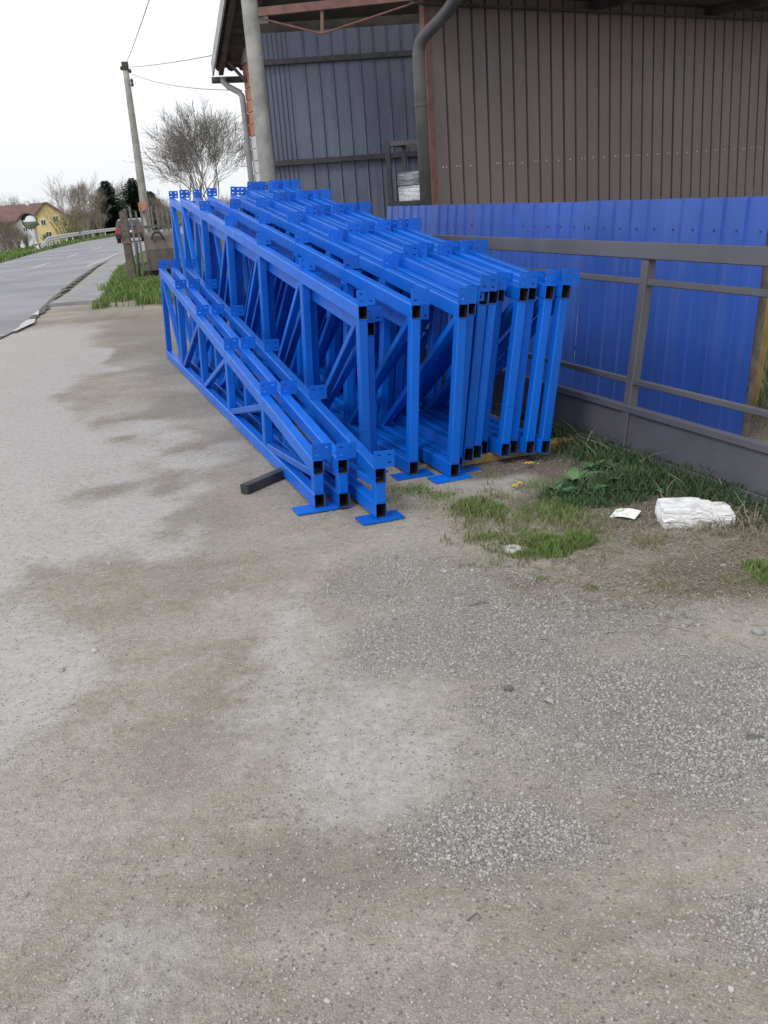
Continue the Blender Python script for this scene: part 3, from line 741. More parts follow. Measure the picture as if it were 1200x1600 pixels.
# ------------------------------------------------------------------ trees
def bare_tree(name, base, height, spread, seed, mat, label, trunk_h=.22, levels=5, r0=None, stems=1, group=None, twig=3, upb=.35, lean=0.0, cat='tree'):
    rnd = random.Random(seed); root = empty(name, base); tr = MB(); cr = MB()
    r0 = r0 or height * .028
    def perp(d):
        a = Vector((rnd.uniform(-1,1), rnd.uniform(-1,1), rnd.uniform(-1,1))); a -= d * a.dot(d)
        return a.normalized() if a.length > 1e-3 else Vector((1,0,0))
    def grow(p, d, L, r, lev):
        mb = tr if lev <= 1 else cr
        n = 4 if lev < 2 else (3 if lev < levels - 1 else 2); pts = [p.copy()]; q = p.copy(); dd = d.copy()
        for i in range(n):
            dd = (dd + perp(dd) * .16 + Vector((0,0,upb * .12))).normalized(); q = q + dd * (L / n); pts.append(q.copy())
        rr = [max(.0045 * height / 6, r * (1 - .45 * i / n)) for i in range(n + 1)]
        mb.tube(pts, rr, 6 if lev < 2 else 3, caps=False)
        if lev >= levels: return
        kids = (3 if lev == 0 else rnd.choice((3, 4)) if lev < levels - 1 else twig)
        for k in range(kids):
            t = rnd.uniform(.45, 1.0) if lev else rnd.uniform(.6, 1.0)
            if k == 0: t = 1.0
            i = min(n, max(1, int(round(t * n)))); b = pts[i]
            ang = rnd.uniform(.28, .75) * spread
            nd = (d * math.cos(ang) + perp(d) * math.sin(ang)); nd = (nd + Vector((0,0,upb * .3))).normalized()
            grow(b, nd, L * rnd.uniform(.58, .82), rr[i] * rnd.uniform(.55, .75), lev + 1)
    for s_ in range(stems):
        a = rnd.uniform(0, 2*math.pi); o_ = Vector((math.cos(a), math.sin(a), 0)) * (0 if stems == 1 else height * .10 * rnd.random())
        d = Vector((rnd.uniform(-.25,.25) * (stems > 1) + lean, rnd.uniform(-.25,.25) * (stems > 1), 1)).normalized()
        grow(o_, d, height * (trunk_h if stems == 1 else .34), r0 / math.sqrt(stems), 0)
    zmax = max(v[2] for v in tr.v + cr.v); k = height / zmax
    for mb in (tr, cr): mb.v = [(v[0]*k, v[1]*k, v[2]*k) for v in mb.v]
    tr.build('trunk', mat, root); cr.build('crown', mat, root)
    return tag(root, label, cat, group)
def gnd(x, y): return Vector((x, y, gz(x, y) - .05))
def spruce(name, base, height, width, seed, label, group=None):
    rnd = random.Random(seed); root = empty(name, base); t = MB(); t.tube([(0,0,0),(0,0,height)], [height*.022, .01], 6); t.build('trunk', M['bark'], root)
    c = MB(); z = height * .04
    while z < height * .985:
        f = 1 - z / height; R = width * .5 * f ** .75 * rnd.uniform(.78, 1.12) + .05; nb = int(12 + 14 * f)
        for k in range(nb):
            a = 2*math.pi*(k + rnd.random()) / nb; L = R * rnd.uniform(.65, 1.12); d = Vector((math.cos(a), math.sin(a), 0)); sd = Vector((-d.y, d.x, 0))
            m_ = max(3, int(L / .16))
            for j in range(m_):
                u = (j + rnd.random()) / m_; p = d * (L * u) + Vector((0, 0, z + .10 * height * .1 * u - .16 * L * u * u + rnd.uniform(-.05, .05)))
                for sgn in (-1, 1):
                    w = min(.34 * (1.1 - u) + .12, .12 + R * .35); tip = p + sd * sgn * w * rnd.uniform(.7, 1.3) + d * .10 + Vector((0,0,-.07 + rnd.uniform(-.05,.07)))
                    c.add([p, p + d * min(.24, .1 + R * .3) + Vector((0,0,.05)), tip], [(0, 1, 2)])
        z += height * .024
    c.build('crown', M['needles'], root); return tag(root, label, 'tree', group)

TG = 'bare trees along the road'
b_ = at(322, 320, 42); bare_tree('bare_tree', gnd(b_.x + .05, 42), 6.0, .92, 11, M['bark_grey'], 'broad round bare tree behind the blue trusses, left of the workshop', levels=5, stems=8, r0=.16, upb=.30, group=TG, twig=5)
def tree_px(x, Y, top_y, seed, label, mat=None, kind='bare', **kw):
    p = at(x, 340, Y); g_ = gnd(p.x, Y); h = at(x, top_y, Y).z - g_.z
    if kind == 'bare': return bare_tree(kw.pop('name', 'bare_tree'), g_, h, kw.pop('spread', .9), seed, mat or M['bark_far'], label, group=kw.pop('group', TG), **kw)
    return spruce('spruce_tree', g_, h, kw['width'], seed, label, 'dark spruces by the road')
tree_px(108, 88, 264, 21, 'tall reddish bare tree directly right of the yellow house', levels=5, stems=4, spread=.8, upb=.5)
tree_px(133, 98, 268, 22, 'tall pale bare tree with upright stems left of the spruce', levels=5, stems=5, spread=.7, upb=.8)
tree_px(152, 108, 285, 23, 'small bare tree touching the left side of the spruce', levels=5, stems=5, spread=.7, upb=.6)
tree_px(194, 130, 272, 24, 'bare tree between the two dark spruces', levels=5, stems=4, spread=.8, upb=.6)
tree_px(250, 120, 292, 25, 'low bare tree right of the far utility pole', levels=5, stems=5, spread=.9)
tree_px(88, 125, 300, 26, 'bare tree rising behind the yellow house', levels=5, stems=4, spread=.9)
tree_px(12, 150, 300, 27, 'bare tree behind the red roof at the far left', levels=5, stems=4, spread=.95)
tree_px(38, 158, 297, 28, 'bare tree behind the red roof, next to the yellow gable', levels=5, stems=4, spread=.95)
tree_px(60, 165, 308, 29, 'low bare tree peeking over the ridge of the yellow house', levels=5, stems=4, spread=.95)
tree_px(172, 116, 281, 31, 'dark spruce standing free right of the pale bare trees', kind='spruce', width=8.0)
tree_px(214, 122, 277, 32, 'dark spruce behind the far utility pole', kind='spruce', width=8.5)
tree_px(238, 126, 298, 33, 'small dark spruce right of the far utility pole', kind='spruce', width=8.0)
BG = 'bare bushes on the far verge'
for i, (x, Y, ty, lab) in enumerate([(-2, 62, 333, 'brown leafless bush at the left picture edge'), (9, 68, 345, 'brown leafless bush second from the left picture edge'), (20, 66, 345, 'brown leafless bush left of the traffic mirror'), (34, 64, 358, 'low leafless bush just below the traffic mirror'), (66, 78, 366, 'low leafless bush at the foot of the yellow gable'),
        (112, 86, 318, 'dense leafless bush behind the start of the guard rail'), (124, 92, 312, 'dense leafless bush behind the guard rail, second from its start'), (141, 102, 310, 'dense leafless bush behind the middle of the guard rail'), (156, 112, 325, 'leafless bush at the foot of the free-standing spruce'), (190, 122, 318, 'leafless bush between the spruces behind the guard rail'),
        (262, 70, 312, 'leafless bush seen through the far ends of the tall trusses'), (292, 66, 306, 'leafless bush at the left foot of the broad bare tree'), (352, 60, 296, 'leafless bush at the right foot of the broad bare tree')]):
    p = at(x, 340, Y); g_ = gnd(p.x, Y)
    bare_tree('bare_bush', g_, max(1.0, at(x, ty, Y).z - g_.z), 1.05, 40 + i, M['bark_far'], lab, levels=4, stems=13, r0=.10, group=BG, upb=.5, twig=5, cat='bush')
# yellow-green budding bush in front of the yellow house
p = at(103, 340, 84); root = empty('budding_bush', gnd(p.x, 84)); rnd = random.Random(5); st = MB(); lf = MB()
for k in range(60):
    a = rnd.uniform(0, 6.28); L = rnd.uniform(1.4, 3.4); d = Vector((math.cos(a) * .45, math.sin(a) * .45, 1)).normalized() * L
    o0 = Vector((rnd.uniform(-.7, .7), rnd.uniform(-.6, .6), 0)); st.tube([o0, o0 + d * .5, o0 + d + Vector((d.x * .2, 0, -.1))], [.02, .015, .008], 3, caps=False)
    for j in range(22):
        u = rnd.uniform(.3, 1.05); q = o0 + d * u + Vector((rnd.gauss(0, .12), rnd.gauss(0, .12), rnd.gauss(0, .1))); s_ = .045
        lf.add([q, q + Vector((s_, rnd.uniform(-s_, s_), s_ * .4)), q + Vector((0, rnd.uniform(-s_, s_), s_ * 1.5))], [(0, 1, 2)])
st.build('stems', M['bark'], root); lf.build('buds', M['bush'], root); tag(root, 'yellow-green budding bush at the right corner of the yellow house', 'bush')

# ------------------------------------------------------------------ far houses
M['yellow_wall'] = simple('yellow_render', (.66, .51, .22), (.74, .60, .30), .8, .9)
M['white_wall'] = simple('white_render', (.62, .62, .64), (.74, .74, .75), .8, .9)
M['barn_wall'] = simple('grey_barn_wall', (.16, .15, .15), (.24, .225, .22), .8, .9)
M['red_roof'] = simple('red_brown_roof', (.12, .07, .065), (.17, .095, .085), 1.5, .85)
M['glass_dark'] = simple('dark_window_glass', (.03, .035, .045), (.06, .065, .075), 2, .1)
def house(name, x0, x1, Y, zb, ze, zp, depth, wall, label, wins, rot=0.0, chim=None, ridge_x=None, over=.25):
    w = x1 - x0; root = empty(name, (x0, Y, zb), (0, 0, rot)); he, hp = ze - zb, zp - zb; rx = w / 2 if ridge_x is None else ridge_x
    mb = MB(); mb.prism([(0,0,0),(w,0,0),(w,0,he),(rx,0,hp),(0,0,he)], (0, depth, 0)); mb.build('wall', wall, root)
    for nm, (ax, az), (bx, bz) in (('roof', (rx, hp), (0, he)), ('roof', (rx, hp), (w, he))):
        d = Vector((bx - ax, 0, bz - az)); d2 = d.normalized(); e = Vector((ax, 0, az)) + d + d2 * over; n_ = Vector((-d2.z, 0, d2.x)); n_ = n_ if n_.z > 0 else -n_
        a = Vector((ax, 0, az)) + n_ * .01; e = e + n_ * .01
        mb = MB(); mb.prism([a + Vector((0,-over,0)), e + Vector((0,-over,0)), e + n_*.14 + Vector((0,-over,0)), a + n_*.14 + Vector((0,-over,0))], (0, depth + 2*over, 0)); r_ = mb.build(nm, M['red_roof'], root)
    if chim: mb = MB(); mb.box((chim[0], chim[1], hp - .6), (chim[0] + .35, chim[1] + .35, hp + chim[2])); mb.build('chimney', M['white_wall'], root)
    for (wx, wz, ww, wh) in wins:
        mb = MB(); t = .06
        for (a, b) in (((wx-t, -.05, wz-t), (wx+ww+t, .01, wz)), ((wx-t, -.05, wz+wh), (wx+ww+t, .01, wz+wh+t)), ((wx-t, -.049, wz), (wx, .01, wz+wh)), ((wx+ww, -.049, wz), (wx+ww+t, .01, wz+wh)), ((wx+ww/2-.02, -.048, wz), (wx+ww/2+.02, .01, wz+wh))): mb.box(a, b)
        f = mb.build('window', M['white_wall'], root); mb = MB(); mb.box((wx, -.02, wz), (wx+ww, -.005, wz+wh)); mb.build('pane', M['glass_dark'], f)
    return tag(root, label, 'house')
a = at(50, 345, 105); b = at(106, 345, 105); pk = at(73, 317, 105)
zb = min(gz(a.x, 105), gz(b.x, 105)) - .3
W_ = b.x - a.x
house('yellow_house', a.x, b.x, 105, zb, at(52, 345, 105).z, pk.z, 6.0, M['yellow_wall'], 'yellow rendered house with a steep red-brown gable roof left of the bare trees',
      [(W_*.58, at(86, 347, 105).z - zb, .45, .55), (W_*.24, at(64, 352, 105).z - zb, .42, .5), (W_*.32, at(70, 371, 105).z - zb, .5, .5)], rot=RAD(15), ridge_x=W_*.42)
a = at(22, 350, 84); b = at(50, 350, 84); pk = at(39, 334, 84); zb = min(gz(a.x, 84), gz(b.x, 84)) - .3
house('white_house', a.x, b.x, 84, zb, at(25, 352, 84).z, pk.z, 4.0, M['white_wall'], 'small white gabled house left of the yellow one', [((b.x - a.x)*.45, at(36, 362, 84).z - zb, .3, .3)], rot=RAD(14), ridge_x=(b.x-a.x)*.6)
# long red-brown roofed barn behind
a = at(-40, 340, 118); b = at(62, 340, 118); zb = gz(b.x, 118) - .5
bar_ = empty('red_roofed_barn', (a.x, 118, zb)); w = b.x - a.x; he = at(20, 346, 118).z - zb; hr = at(20, 322, 118).z - zb
mb = MB(); mb.box((0, 0, 0), (w, 5, he)); mb.build('wall', M['barn_wall'], bar_)
mb = MB(); mb.prism([(-.3, -.4, he - .1), (-.3, 2.5, hr), (-.3, 5.4, he - .1), (-.3, 5.4, he + .05), (-.3, 2.5, hr + .16), (-.3, -.4, he + .05)], (w + .6, 0, 0)); mb.build('roof', M['red_roof'], bar_)
mb = MB(); mb.box((w*.72, 2.2, hr - .2), (w*.72 + .4, 2.6, hr + .5)); mb.build('chimney', M['white_wall'], bar_)
tag(bar_, 'long low building with a dark red roof behind the houses at far left', 'building')

# ------------------------------------------------------------------ roadside things
M['galv'] = simple('galvanised_rail', (.42, .42, .42), (.58, .58, .57), 3, .5, metal=.1)
RL = [(-19.55, 61.0), (-19.75, 63.2), (-20.6, 67), (-21.9, 73), (-23.2, 81), (-24.5, 92), (-25.3, 104), (-25.7, 125)]
gr_ = empty('guard_rail', (RL[1][0], RL[1][1], gz(*RL[1])))
O = gr_.location.copy()
def rp(i, h): x, y = RL[i]; return Vector((x, y, gz(x, y) + h)) - O
prof = [(.0, -.155), (.04, -.11), (.04, -.05), (.0, -.02), (.0, .02), (.04, .05), (.04, .11), (.0, .155)]
hs = [.12] + [.56] * 7
for i in range(len(RL) - 1):
    mb = MB(); Vv = []
    for j in (i, i + 1):
        for (o_, z_) in prof: Vv.append(rp(j, hs[j] + z_) + Vector((o_, -o_ * .3, 0)))
    n_ = len(prof); mb.add(Vv, [(k, k + 1, n_ + k + 1, n_ + k) for k in range(n_ - 1)]); mb.build('rail_beam', M['galv'], gr_)
for i in range(1, len(RL) - 1):
    for t in (0, .5):
        p = rp(i, 0).lerp(rp(i + 1, 0), t); mb = MB(); mb.box((p.x - .11, p.y - .05, p.z - .2), (p.x - .03, p.y + .05, p.z + .6)); mb.build('post', M['galv'], gr_)
tag(gr_, 'galvanised steel guard rail curving along the far side of the road', 'guard rail')
# traffic mirror
mp = gnd(-17.6, 54.0); tm = empty('traffic_mirror', mp); hz = at(47, 346, 54).z - mp.z
mx = at(47, 346, 54).x - mp.x
mb = MB(); mb.tube([(0, 0, 0), (0, 0, hz)], .035, 8); mb.build('pole', M['galv'], tm, smooth=True)
mb = MB(); nseg = 20
ringv = [(0 + .36*math.cos(a), -.10, hz + .36*math.sin(a)) for a in np.linspace(0, 2*math.pi, nseg + 1)[:-1]]; mb.add(ringv + [(0, -.20, hz)], [(i, (i+1) % nseg, nseg) for i in range(nseg)])
M['mirror'] = simple('mirror_glass', (.55, .58, .58), (.65, .67, .67), 2, .08, metal=.9)
mb.build('mirror_face', M['mirror'], tm, smooth=True)
mb = MB()
for i in range(nseg):
    a0, a1 = 2*math.pi*i/nseg, 2*math.pi*(i+1)/nseg
    mb.add([(r*math.cos(a), y, hz + r*math.sin(a)) for a in (a0, a1) for r, y in ((.355, -.13), (.40, -.13), (.40, -.02), (.355, -.02))], [(0,1,5,4),(1,2,6,5),(2,3,7,6),(3,0,4,7)])
mb.build('rim', M['dark_steel'], tm)
mb = MB()
for i in range(10):
    a0, a1 = math.pi*(.08 + .084*i), math.pi*(.08 + .084*(i+1))
    mb.add([(r*math.cos(a), y, hz + r*math.sin(a)) for a in (a0, a1) for r, y in ((.405, -.34), (.42, -.34), (.42, -.02), (.405, -.02))], [(0,1,5,4),(1,2,6,5),(2,3,7,6),(3,0,4,7)])
mb.build('hood', M['dark_steel'], tm)
mb = MB(); mb.box((-.06, -.03, hz - .06), (.06, .04, hz + .06)); mb.build('clamp', M['galv'], tm)
tm.location.x += mx * .5; tag(tm, 'round traffic mirror with a dark hood on a grey pole across the road', 'mirror')
mb = MB(); mb.box((-.07, -.04, 0), (.07, .04, .62)); q = gnd(-19.1, 59.3); dl = empty('delineator_post', q, (0, RAD(-14), 0)); mb.build('body', M['white'], dl, bevel=.01)
mb = MB(); mb.box((-.072, -.043, .40), (.072, -.041, .48)); mb.build('reflector', M['dark_steel'], dl); tag(dl, 'small white marker post tilted beside the mirror pole', 'marker post')

# far utility pole with wires
ub = gnd(-7.23, 34); ut = at(195, 100, 34)
up_ = empty('utility_pole', ub); tv = Vector(ut) - ub
mb = MB(); mb.tube([tv * k / 6 for k in range(7)], [.16 - .07 * k / 6 for k in range(7)], 12); mb.build('shaft', M['concrete_pole'], up_, smooth=True)
mb = MB(); mb.tube([tv + Vector((0,0,-.18)), tv + Vector((0,0,.06))], .11, 10); mb.build('cap', M['dark_steel'], up_)
for k, (dx, dz_) in enumerate(((.14, -.22), (.15, -.5), (.15, -.62), (-.12, -.12))):
    mb = MB(); c = tv + Vector((dx, -.02, dz_)); mb.tube([c - Vector((0,0,.06)), c, c + Vector((0,0,.06))], [.03, .05, .03], 8); mb.build('insulator', M['dark_steel'], up_)
M['orange_box'] = simple('orange_box_paint', (.36, .13, .09), (.44, .18, .13), 6, .6)
zb_ = at(224, 323, 34).z - ub.z
mb = MB(); mb.box((-.14, -.26, zb_ - .14), (.14, -.14, zb_ + .14)); mb.build('meter_box', M['orange_box'], up_, bevel=.01)
tag(up_, 'slim concrete utility pole with a small orange box beside the road', 'pole')
def wire(a, b, sag, label):
    a, b = Vector(a), Vector(b); mb = MB(); n_ = 14
    mb.tube([a.lerp(b, i/n_) + Vector((0, 0, -sag * 4 * (i/n_) * (1 - i/n_))) - a for i in range(n_ + 1)], .008, 4)
    o = mb.build('overhead_wire', M['pipe_grey'], loc=a); tag(o, label, 'wire')
wire(ut + Vector((0, 0, -.05)), at(262, -90, 12), .06, 'overhead wire rising steeply from the pole top to the upper picture edge')
wire(ut + Vector((.14, 0, -.1)), (-2.3, 18.2, 3.95), .03, 'upper overhead wire from the far pole to the workshop eave')
wire(ut + Vector((.15, 0, -.3)), (-1.9, 18.05, 3.35), .12, 'lower sagging overhead wire from the far pole to the workshop')

# weathered gate post and picket fence, bucket
fp = gnd(-5.25, 22.4); r_ = empty('timber_post', fp)
mb = MB(); mb.add([(-.09,-.07,0),(.09,-.07,0),(.09,.07,0),(-.09,.07,0),(-.075,-.06,1.62),(.065,-.06,1.70),(.07,.06,1.66),(-.07,.06,1.60)], [(0,3,2,1),(4,5,6,7),(0,1,5,4),(1,2,6,5),(2,3,7,6),(3,0,4,7)]); mb.build('post', M['old_wood'], r_)
mb = MB(); mb.box((-.10, -.085, .95), (.10, -.07, 1.0)); mb.build('strap', M['rust'], r_)
mb = MB(); mb.bar((-.02, .06, 1.3), (-.12, .35, .1), .07, .07); mb.build('stay', M['old_wood'], r_)
tag(r_, 'dark weathered timber post at the start of the picket fence', 'post')
pf = empty('picket_fence', gnd(-5.4, 24.4)); O = pf.location
for i in range(26):
    t = i / 25; x_ = -5.5 + 2.6 * t; y_ = 24.2 + 2.6 * t; h_ = 1.62 + random.uniform(-.08, .08); mb = MB()
    p = Vector((x_, y_, gz(x_, y_))) - O; mb.box((p.x - .022, p.y - .012, p.z + .05), (p.x + .022, p.y + .012, p.z + h_)); mb.build('picket', M['picket'], pf)
for h_ in (.35, 1.2):
    mb = MB(); mb.bar(Vector((-5.5, 24.235, gz(-5.5, 24.2) + h_)) - O, Vector((-2.9, 26.835, gz(-2.9, 26.8) + h_)) - O, .05, .07); mb.build('rail', M['picket'], pf)
tag(pf, 'grey wooden picket fence behind the loader bucket', 'fence')
# excavator bucket on timbers
bk = empty('loader_bucket', gnd(-4.63, 22.9) + Vector((0, 0, .33)), (0, 0, RAD(14))); bk.scale = (.62, .8, .95)
prof = [(-.42, .0), (-.45, .48), (-.30, .78), (-.05, .86), (-.03, .82), (-.26, .74), (-.405, .47), (-.38, .05), (.12, .03), (.12, .0)]
mb = MB(); mb.prism([(-.5, y_, z_) for y_, z_ in prof], (1.0, 0, 0)); mb.build('shell', M['bucket'], bk)
for x_ in (-.53, .505):
    mb = MB(); mb.prism([(x_, -.43, .0), (x_, .12, .0), (x_, -.05, .86), (x_, -.30, .78), (x_, -.46, .48)], (.025, 0, 0)); mb.build('side_plate', M['bucket'], bk)
lp = [(-.10 + .20*math.cos(a), -.42, .70 + .17*math.sin(a)) for a in np.linspace(math.pi*1.0, -.1, 10)]
mb = MB(); mb.tube(lp, .035, 8); mb.build('lifting_hook', M['dark_steel'], bk, smooth=True)
for i in range(4):
    mb = MB(); mb.box((-.45 + i*.27, .12, -.005), (-.36 + i*.27, .24, .035)); mb.build('tooth', M['bucket'], bk)
tag(bk, 'dark steel loader bucket with a hook, stored on timbers by the road', 'bucket')
mb = MB(); c = gnd(-4.62, 22.4); mb.box((-.5, -.1, 0), (.5, .1, .15)); o = mb.build('timber_baulk', M['old_wood'], bevel=.012, loc=c + Vector((0, 0, .05)), rot=(0, 0, RAD(4))); tag(o, 'old timber baulk in front, lying in grass below the bucket', 'timber')
mb = MB(); mb.box((-.5, -.12, 0), (.5, .12, .33)); o = mb.build('timber_baulk', M['old_wood'], bevel=.012, loc=gnd(-4.6, 22.95), rot=(0, 0, RAD(12))); tag(o, 'thick old timber baulk carrying the loader bucket', 'timber')
mb = MB(); mb.tube([(0,0,0),(.03,.02,.45),(.05,.05,.95)], .035, 8); o = mb.build('blue_pipe', M['slate_sheet'], loc=gnd(-5.18, 22.7), smooth=True); tag(o, 'blue plastic pipe standing behind the weathered timber post', 'pipe')

# ------------------------------------------------------------------ parked / passing car seen from behind
car = empty('car', gnd(-15.05, 66.0) + Vector((0, 0, .07)), (0, 0, RAD(7)))
M['car_paint'] = simple('dark_car_paint', (.035, .02, .03), (.045, .026, .036), 2, .25, coat=.6)
M['tyre'] = simple('tyre_rubber', (.02, .02, .02), (.03, .03, .03), 5, .9)
M['tail'] = simple('tail_lamp_red', (.45, .02, .02), (.5, .03, .03), 5, .3)
side = [(-2.05,.28),(-2.1,.55),(-2.05,.88),(-1.85,.95),(-1.55,1.38),(-1.2,1.45),(.15,1.43),(.45,1.36),(1.05,.95),(1.85,.80),(2.05,.62),(2.08,.30)]
mb = MB(); n_ = len(side); Vv = []
for xs_ in (-.84, .84):
    for (y_, z_) in side: Vv.append((xs_ * (1 - .20 * max(0, (z_ - .9) / .55)), y_, z_))
mb.add(Vv, [tuple(range(n_)), tuple(range(2*n_-1, n_-1, -1))] + [(i, n_ + i, n_ + (i+1) % n_, (i+1) % n_) for i in range(n_)]); mb.build('body', M['car_paint'], car, bevel=.03)
mb = MB(); mb.add([(-.60,-1.845,1.0),(.60,-1.845,1.0),(.55,-1.60,1.34),(-.55,-1.60,1.34)], [(0,1,2,3)]); mb.build('rear_window', M['glass_dark'], car)
for sg in (-1, 1):
    mb = MB(); k = lambda z_: sg * (.845 * (1 - .20 * max(0, (z_ - .9) / .55)) + .004)
    mb.add([(k(.98),-1.5,.98),(k(.98),.85,.98),(k(1.34),.35,1.34),(k(1.34),-1.2,1.34)], [(0,1,2,3)]); mb.build('side_window', M['glass_dark'], car)
    mb = MB(); mb.box((sg*.55 if sg > 0 else -.80, -2.125, .62), (.80 if sg > 0 else -.55, -2.07, .86)); mb.build('tail_lamp', M['tail'], car)
    for y_ in (-1.3, 1.3):
        mb = MB(); mb.tube([(sg*.66, y_, .24), (sg*.86, y_, .24)], .31, 18); w_ = mb.build('wheel', M['tyre'], car); mb = MB(); mb.tube([(sg*.862, y_, .24), (sg*.872, y_, .24)], .18, 14); mb.build('rim', M['galv'], w_)
mb = MB(); mb.box((-.26, -2.13, .64), (.26, -2.09, .76)); mb.build('number_plate', M['white'], car)
mb = MB(); mb.box((-.84, -2.14, .28), (.84, -2.06, .50)); mb.build('bumper', M['tyre'], car, bevel=.02)
tag(car, 'dark car driving away on the road, half hidden by the timber post', 'car')

# ------------------------------------------------------------------ grass, weeds, straw
def blades(name, pts, mat, label, cat, wid=(.0014, .0032), bend=.5):
    """pts: (x, y, z, height, lean scale); curved tapering blades in one mesh"""
    P = np.array(pts); n = len(P); az = rng.uniform(0, 2*np.pi, n); h = P[:, 3] * rng.uniform(.55, 1.15, n); ln = P[:, 4] * rng.uniform(.2, 1.3, n) * bend * h
    w = rng.uniform(wid[0], wid[1], n) * (.6 + h / .12 * .5).clip(.7, 2.2); fa = rng.uniform(0, 2*np.pi, n)
    D = np.stack([np.cos(az), np.sin(az)], -1); S = np.stack([np.cos(fa), np.sin(fa)], -1)
    V = np.zeros((n, 7, 3))
    for k, (t, ww) in enumerate(((0, 1), (.4, .9), (.75, .55))):
        c = P[:, :2] + D * (ln * t**2)[:, None]; z = P[:, 2] + h * t * (1 - .12 * P[:, 4] * t)
        V[:, 2*k, :2] = c + S * (w * ww)[:, None]; V[:, 2*k+1, :2] = c - S * (w * ww)[:, None]; V[:, 2*k, 2] = z; V[:, 2*k+1, 2] = z
    V[:, 6, :2] = P[:, :2] + D * ln[:, None]; V[:, 6, 2] = P[:, 2] + h * (1 - .16 * P[:, 4])
    b = (np.arange(n) * 7)[:, None]
    F4 = np.concatenate([b + np.array([[0,1,3,2]]), b + np.array([[2,3,5,4]])]); F3 = b + np.array([[4,5,6]])
    me_ = bpy.data.meshes.new(name); me_.from_pydata(V.reshape(-1, 3).tolist(), [], F4.tolist() + F3.tolist()); me_.materials.append(mat)
    o = link(name, me_); tag(o, label, cat, kind='stuff'); return o
def near_z(x, y): return 0.0
def cluster(cx, cy, rx, ry, n, h, ln, rot=0.0, power=.5):
    out = []
    for _ in range(n):
        a = random.uniform(0, 6.283); r = random.random() ** power
        u, v = rx * r * math.cos(a), ry * r * math.sin(a); x = cx + u*math.cos(rot) - v*math.sin(rot); y = cy + u*math.sin(rot) + v*math.cos(rot)
        out.append((x, y, -.006, h * (1.1 - .55 * r), ln))
    return out
G = []
def pc(x, y, rx, ry, n, h, ln=.8, k=1):
    """a tuft round a spot of ground"""
    p = px(x, y); 
    for j in range(k): G.extend(cluster(p.x + random.gauss(0, rx*.35) * (k > 1), p.y + random.gauss(0, ry*.35) * (k > 1), rx / (1 + .5*(k > 1)), ry / (1 + .5*(k > 1)), n // k, h, ln))
pc(755, 792, .16, .16, 1900, .06, k=5); pc(800, 800, .30, .25, 1500, .03, k=14); pc(720, 785, .30, .12, 700, .025, k=10); pc(870, 850, .22, .10, 900, .05, k=9); pc(875, 852, .13, .11, 2200, .085, k=3); pc(905, 848, .08, .08, 500, .09); pc(808, 838, .15, .10, 700, .045, k=5)
pc(760, 838, .10, .05, 420, .035, k=3); pc(840, 872, .10, .06, 380, .05, k=3); pc(845, 906, .03, .03, 90, .03); pc(922, 920, .04, .04, 110, .03); pc(738, 884, .05, .03, 60, .025)
pc(1185, 895, .09, .14, 600, .07, k=3); pc(1150, 905, .10, .10, 220, .04, k=3); pc(1030, 890, .06, .05, 120, .035); pc(1030, 862, .06, .05, 90, .03); pc(640, 770, .14, .12, 600, .035, k=5); pc(690, 775, .16, .10, 500, .03, k=5)
pc(880, 800, .22, .20, 900, .07, k=6); pc(840, 760, .20, .20, 700, .05, k=6); pc(660, 768, .10, .14, 300, .04, k=3); pc(1040, 920, .10, .06, 90, .03, k=2)
Mx = []
_n = 0
while _n < 9000:              # thin ragged growth running forward from the stack, green and dead blades mixed
    x_ = random.uniform(.15, 1.75); y_ = random.uniform(3.45, 5.4); lat_ = x_ * NV.x + y_ * NV.y; s_ = x_ * DV.x + y_ * DV.y
    k = mnoise.noise(Vector((x_ * 3.1, y_ * 3.1, 4.0))) + .6 * mnoise.noise(Vector((x_ * 9, y_ * 9, 1.0))) + .35 * mnoise.noise(Vector((x_ * 25, y_ * 25, 2.0)))
    c_ = px(830, 815); edge_ = 1.0 - math.hypot((x_ - c_.x) / .62, (y_ - c_.y) / .85)
    k += edge_ * .9 - .25; _n += 1
    if k < random.uniform(0, .9): continue
    for j in range(3): Mx.append((x_ + random.gauss(0, .012), y_ + random.gauss(0, .012), -.004, random.uniform(.018, .05) + .03 * max(0, k), random.uniform(.5, 1.6)))
blades('thin_grass', Mx, M['dry_mix'], 'thin ragged grass, part green part dead, in front of the tall trusses', 'grass')
for i in range(900):          # sparse growth between the trusses
    s_, l_ = random.uniform(5.0, 7.5), random.uniform(1.85, 2.95); p = yard(s_, l_); G.append((p.x, p.y, -.005, .05, .8))
for i in range(2200):         # beyond the fence end
    p = Vector((random.uniform(2.15, 3.6), random.uniform(5.7, 8.2), 0))
    G.append((p.x, p.y, -.005, .22 if p.x > 2.45 else .05, .8))
blades('grass', G, M['grass'], 'fresh green grass tufts growing through the gravel near the gate', 'grass')
Wd = []; St0 = []
gdir = Vector((math.sin(HEAD + gate_turn), math.cos(HEAD + gate_turn), 0)); gnv = Vector((gdir.y, -gdir.x, 0))
for i in range(6500):         # dark weeds along the gate foot
    u = random.uniform(-1.9, 1.2); w = abs(random.gauss(0, .16)); dens = 1.0 if u > -.9 else max(.08, 1 + (u + .9) * 1.1)
    if random.random() > dens: continue
    p = Vector((1.414, 5.417, 0)) + gdir * u - gnv * (w - .05)
    Wd.append((p.x, p.y, -.006, .17 * math.exp(-w * 2.2) * (.6 + .4 * dens), 1.0))
q0 = px(930, 775)
Wd += cluster(q0.x, q0.y, .30, .22, 1700, .10, 1.1); q0 = px(985, 760); Wd += cluster(q0.x, q0.y, .30, .16, 1500, .13, 1.1)
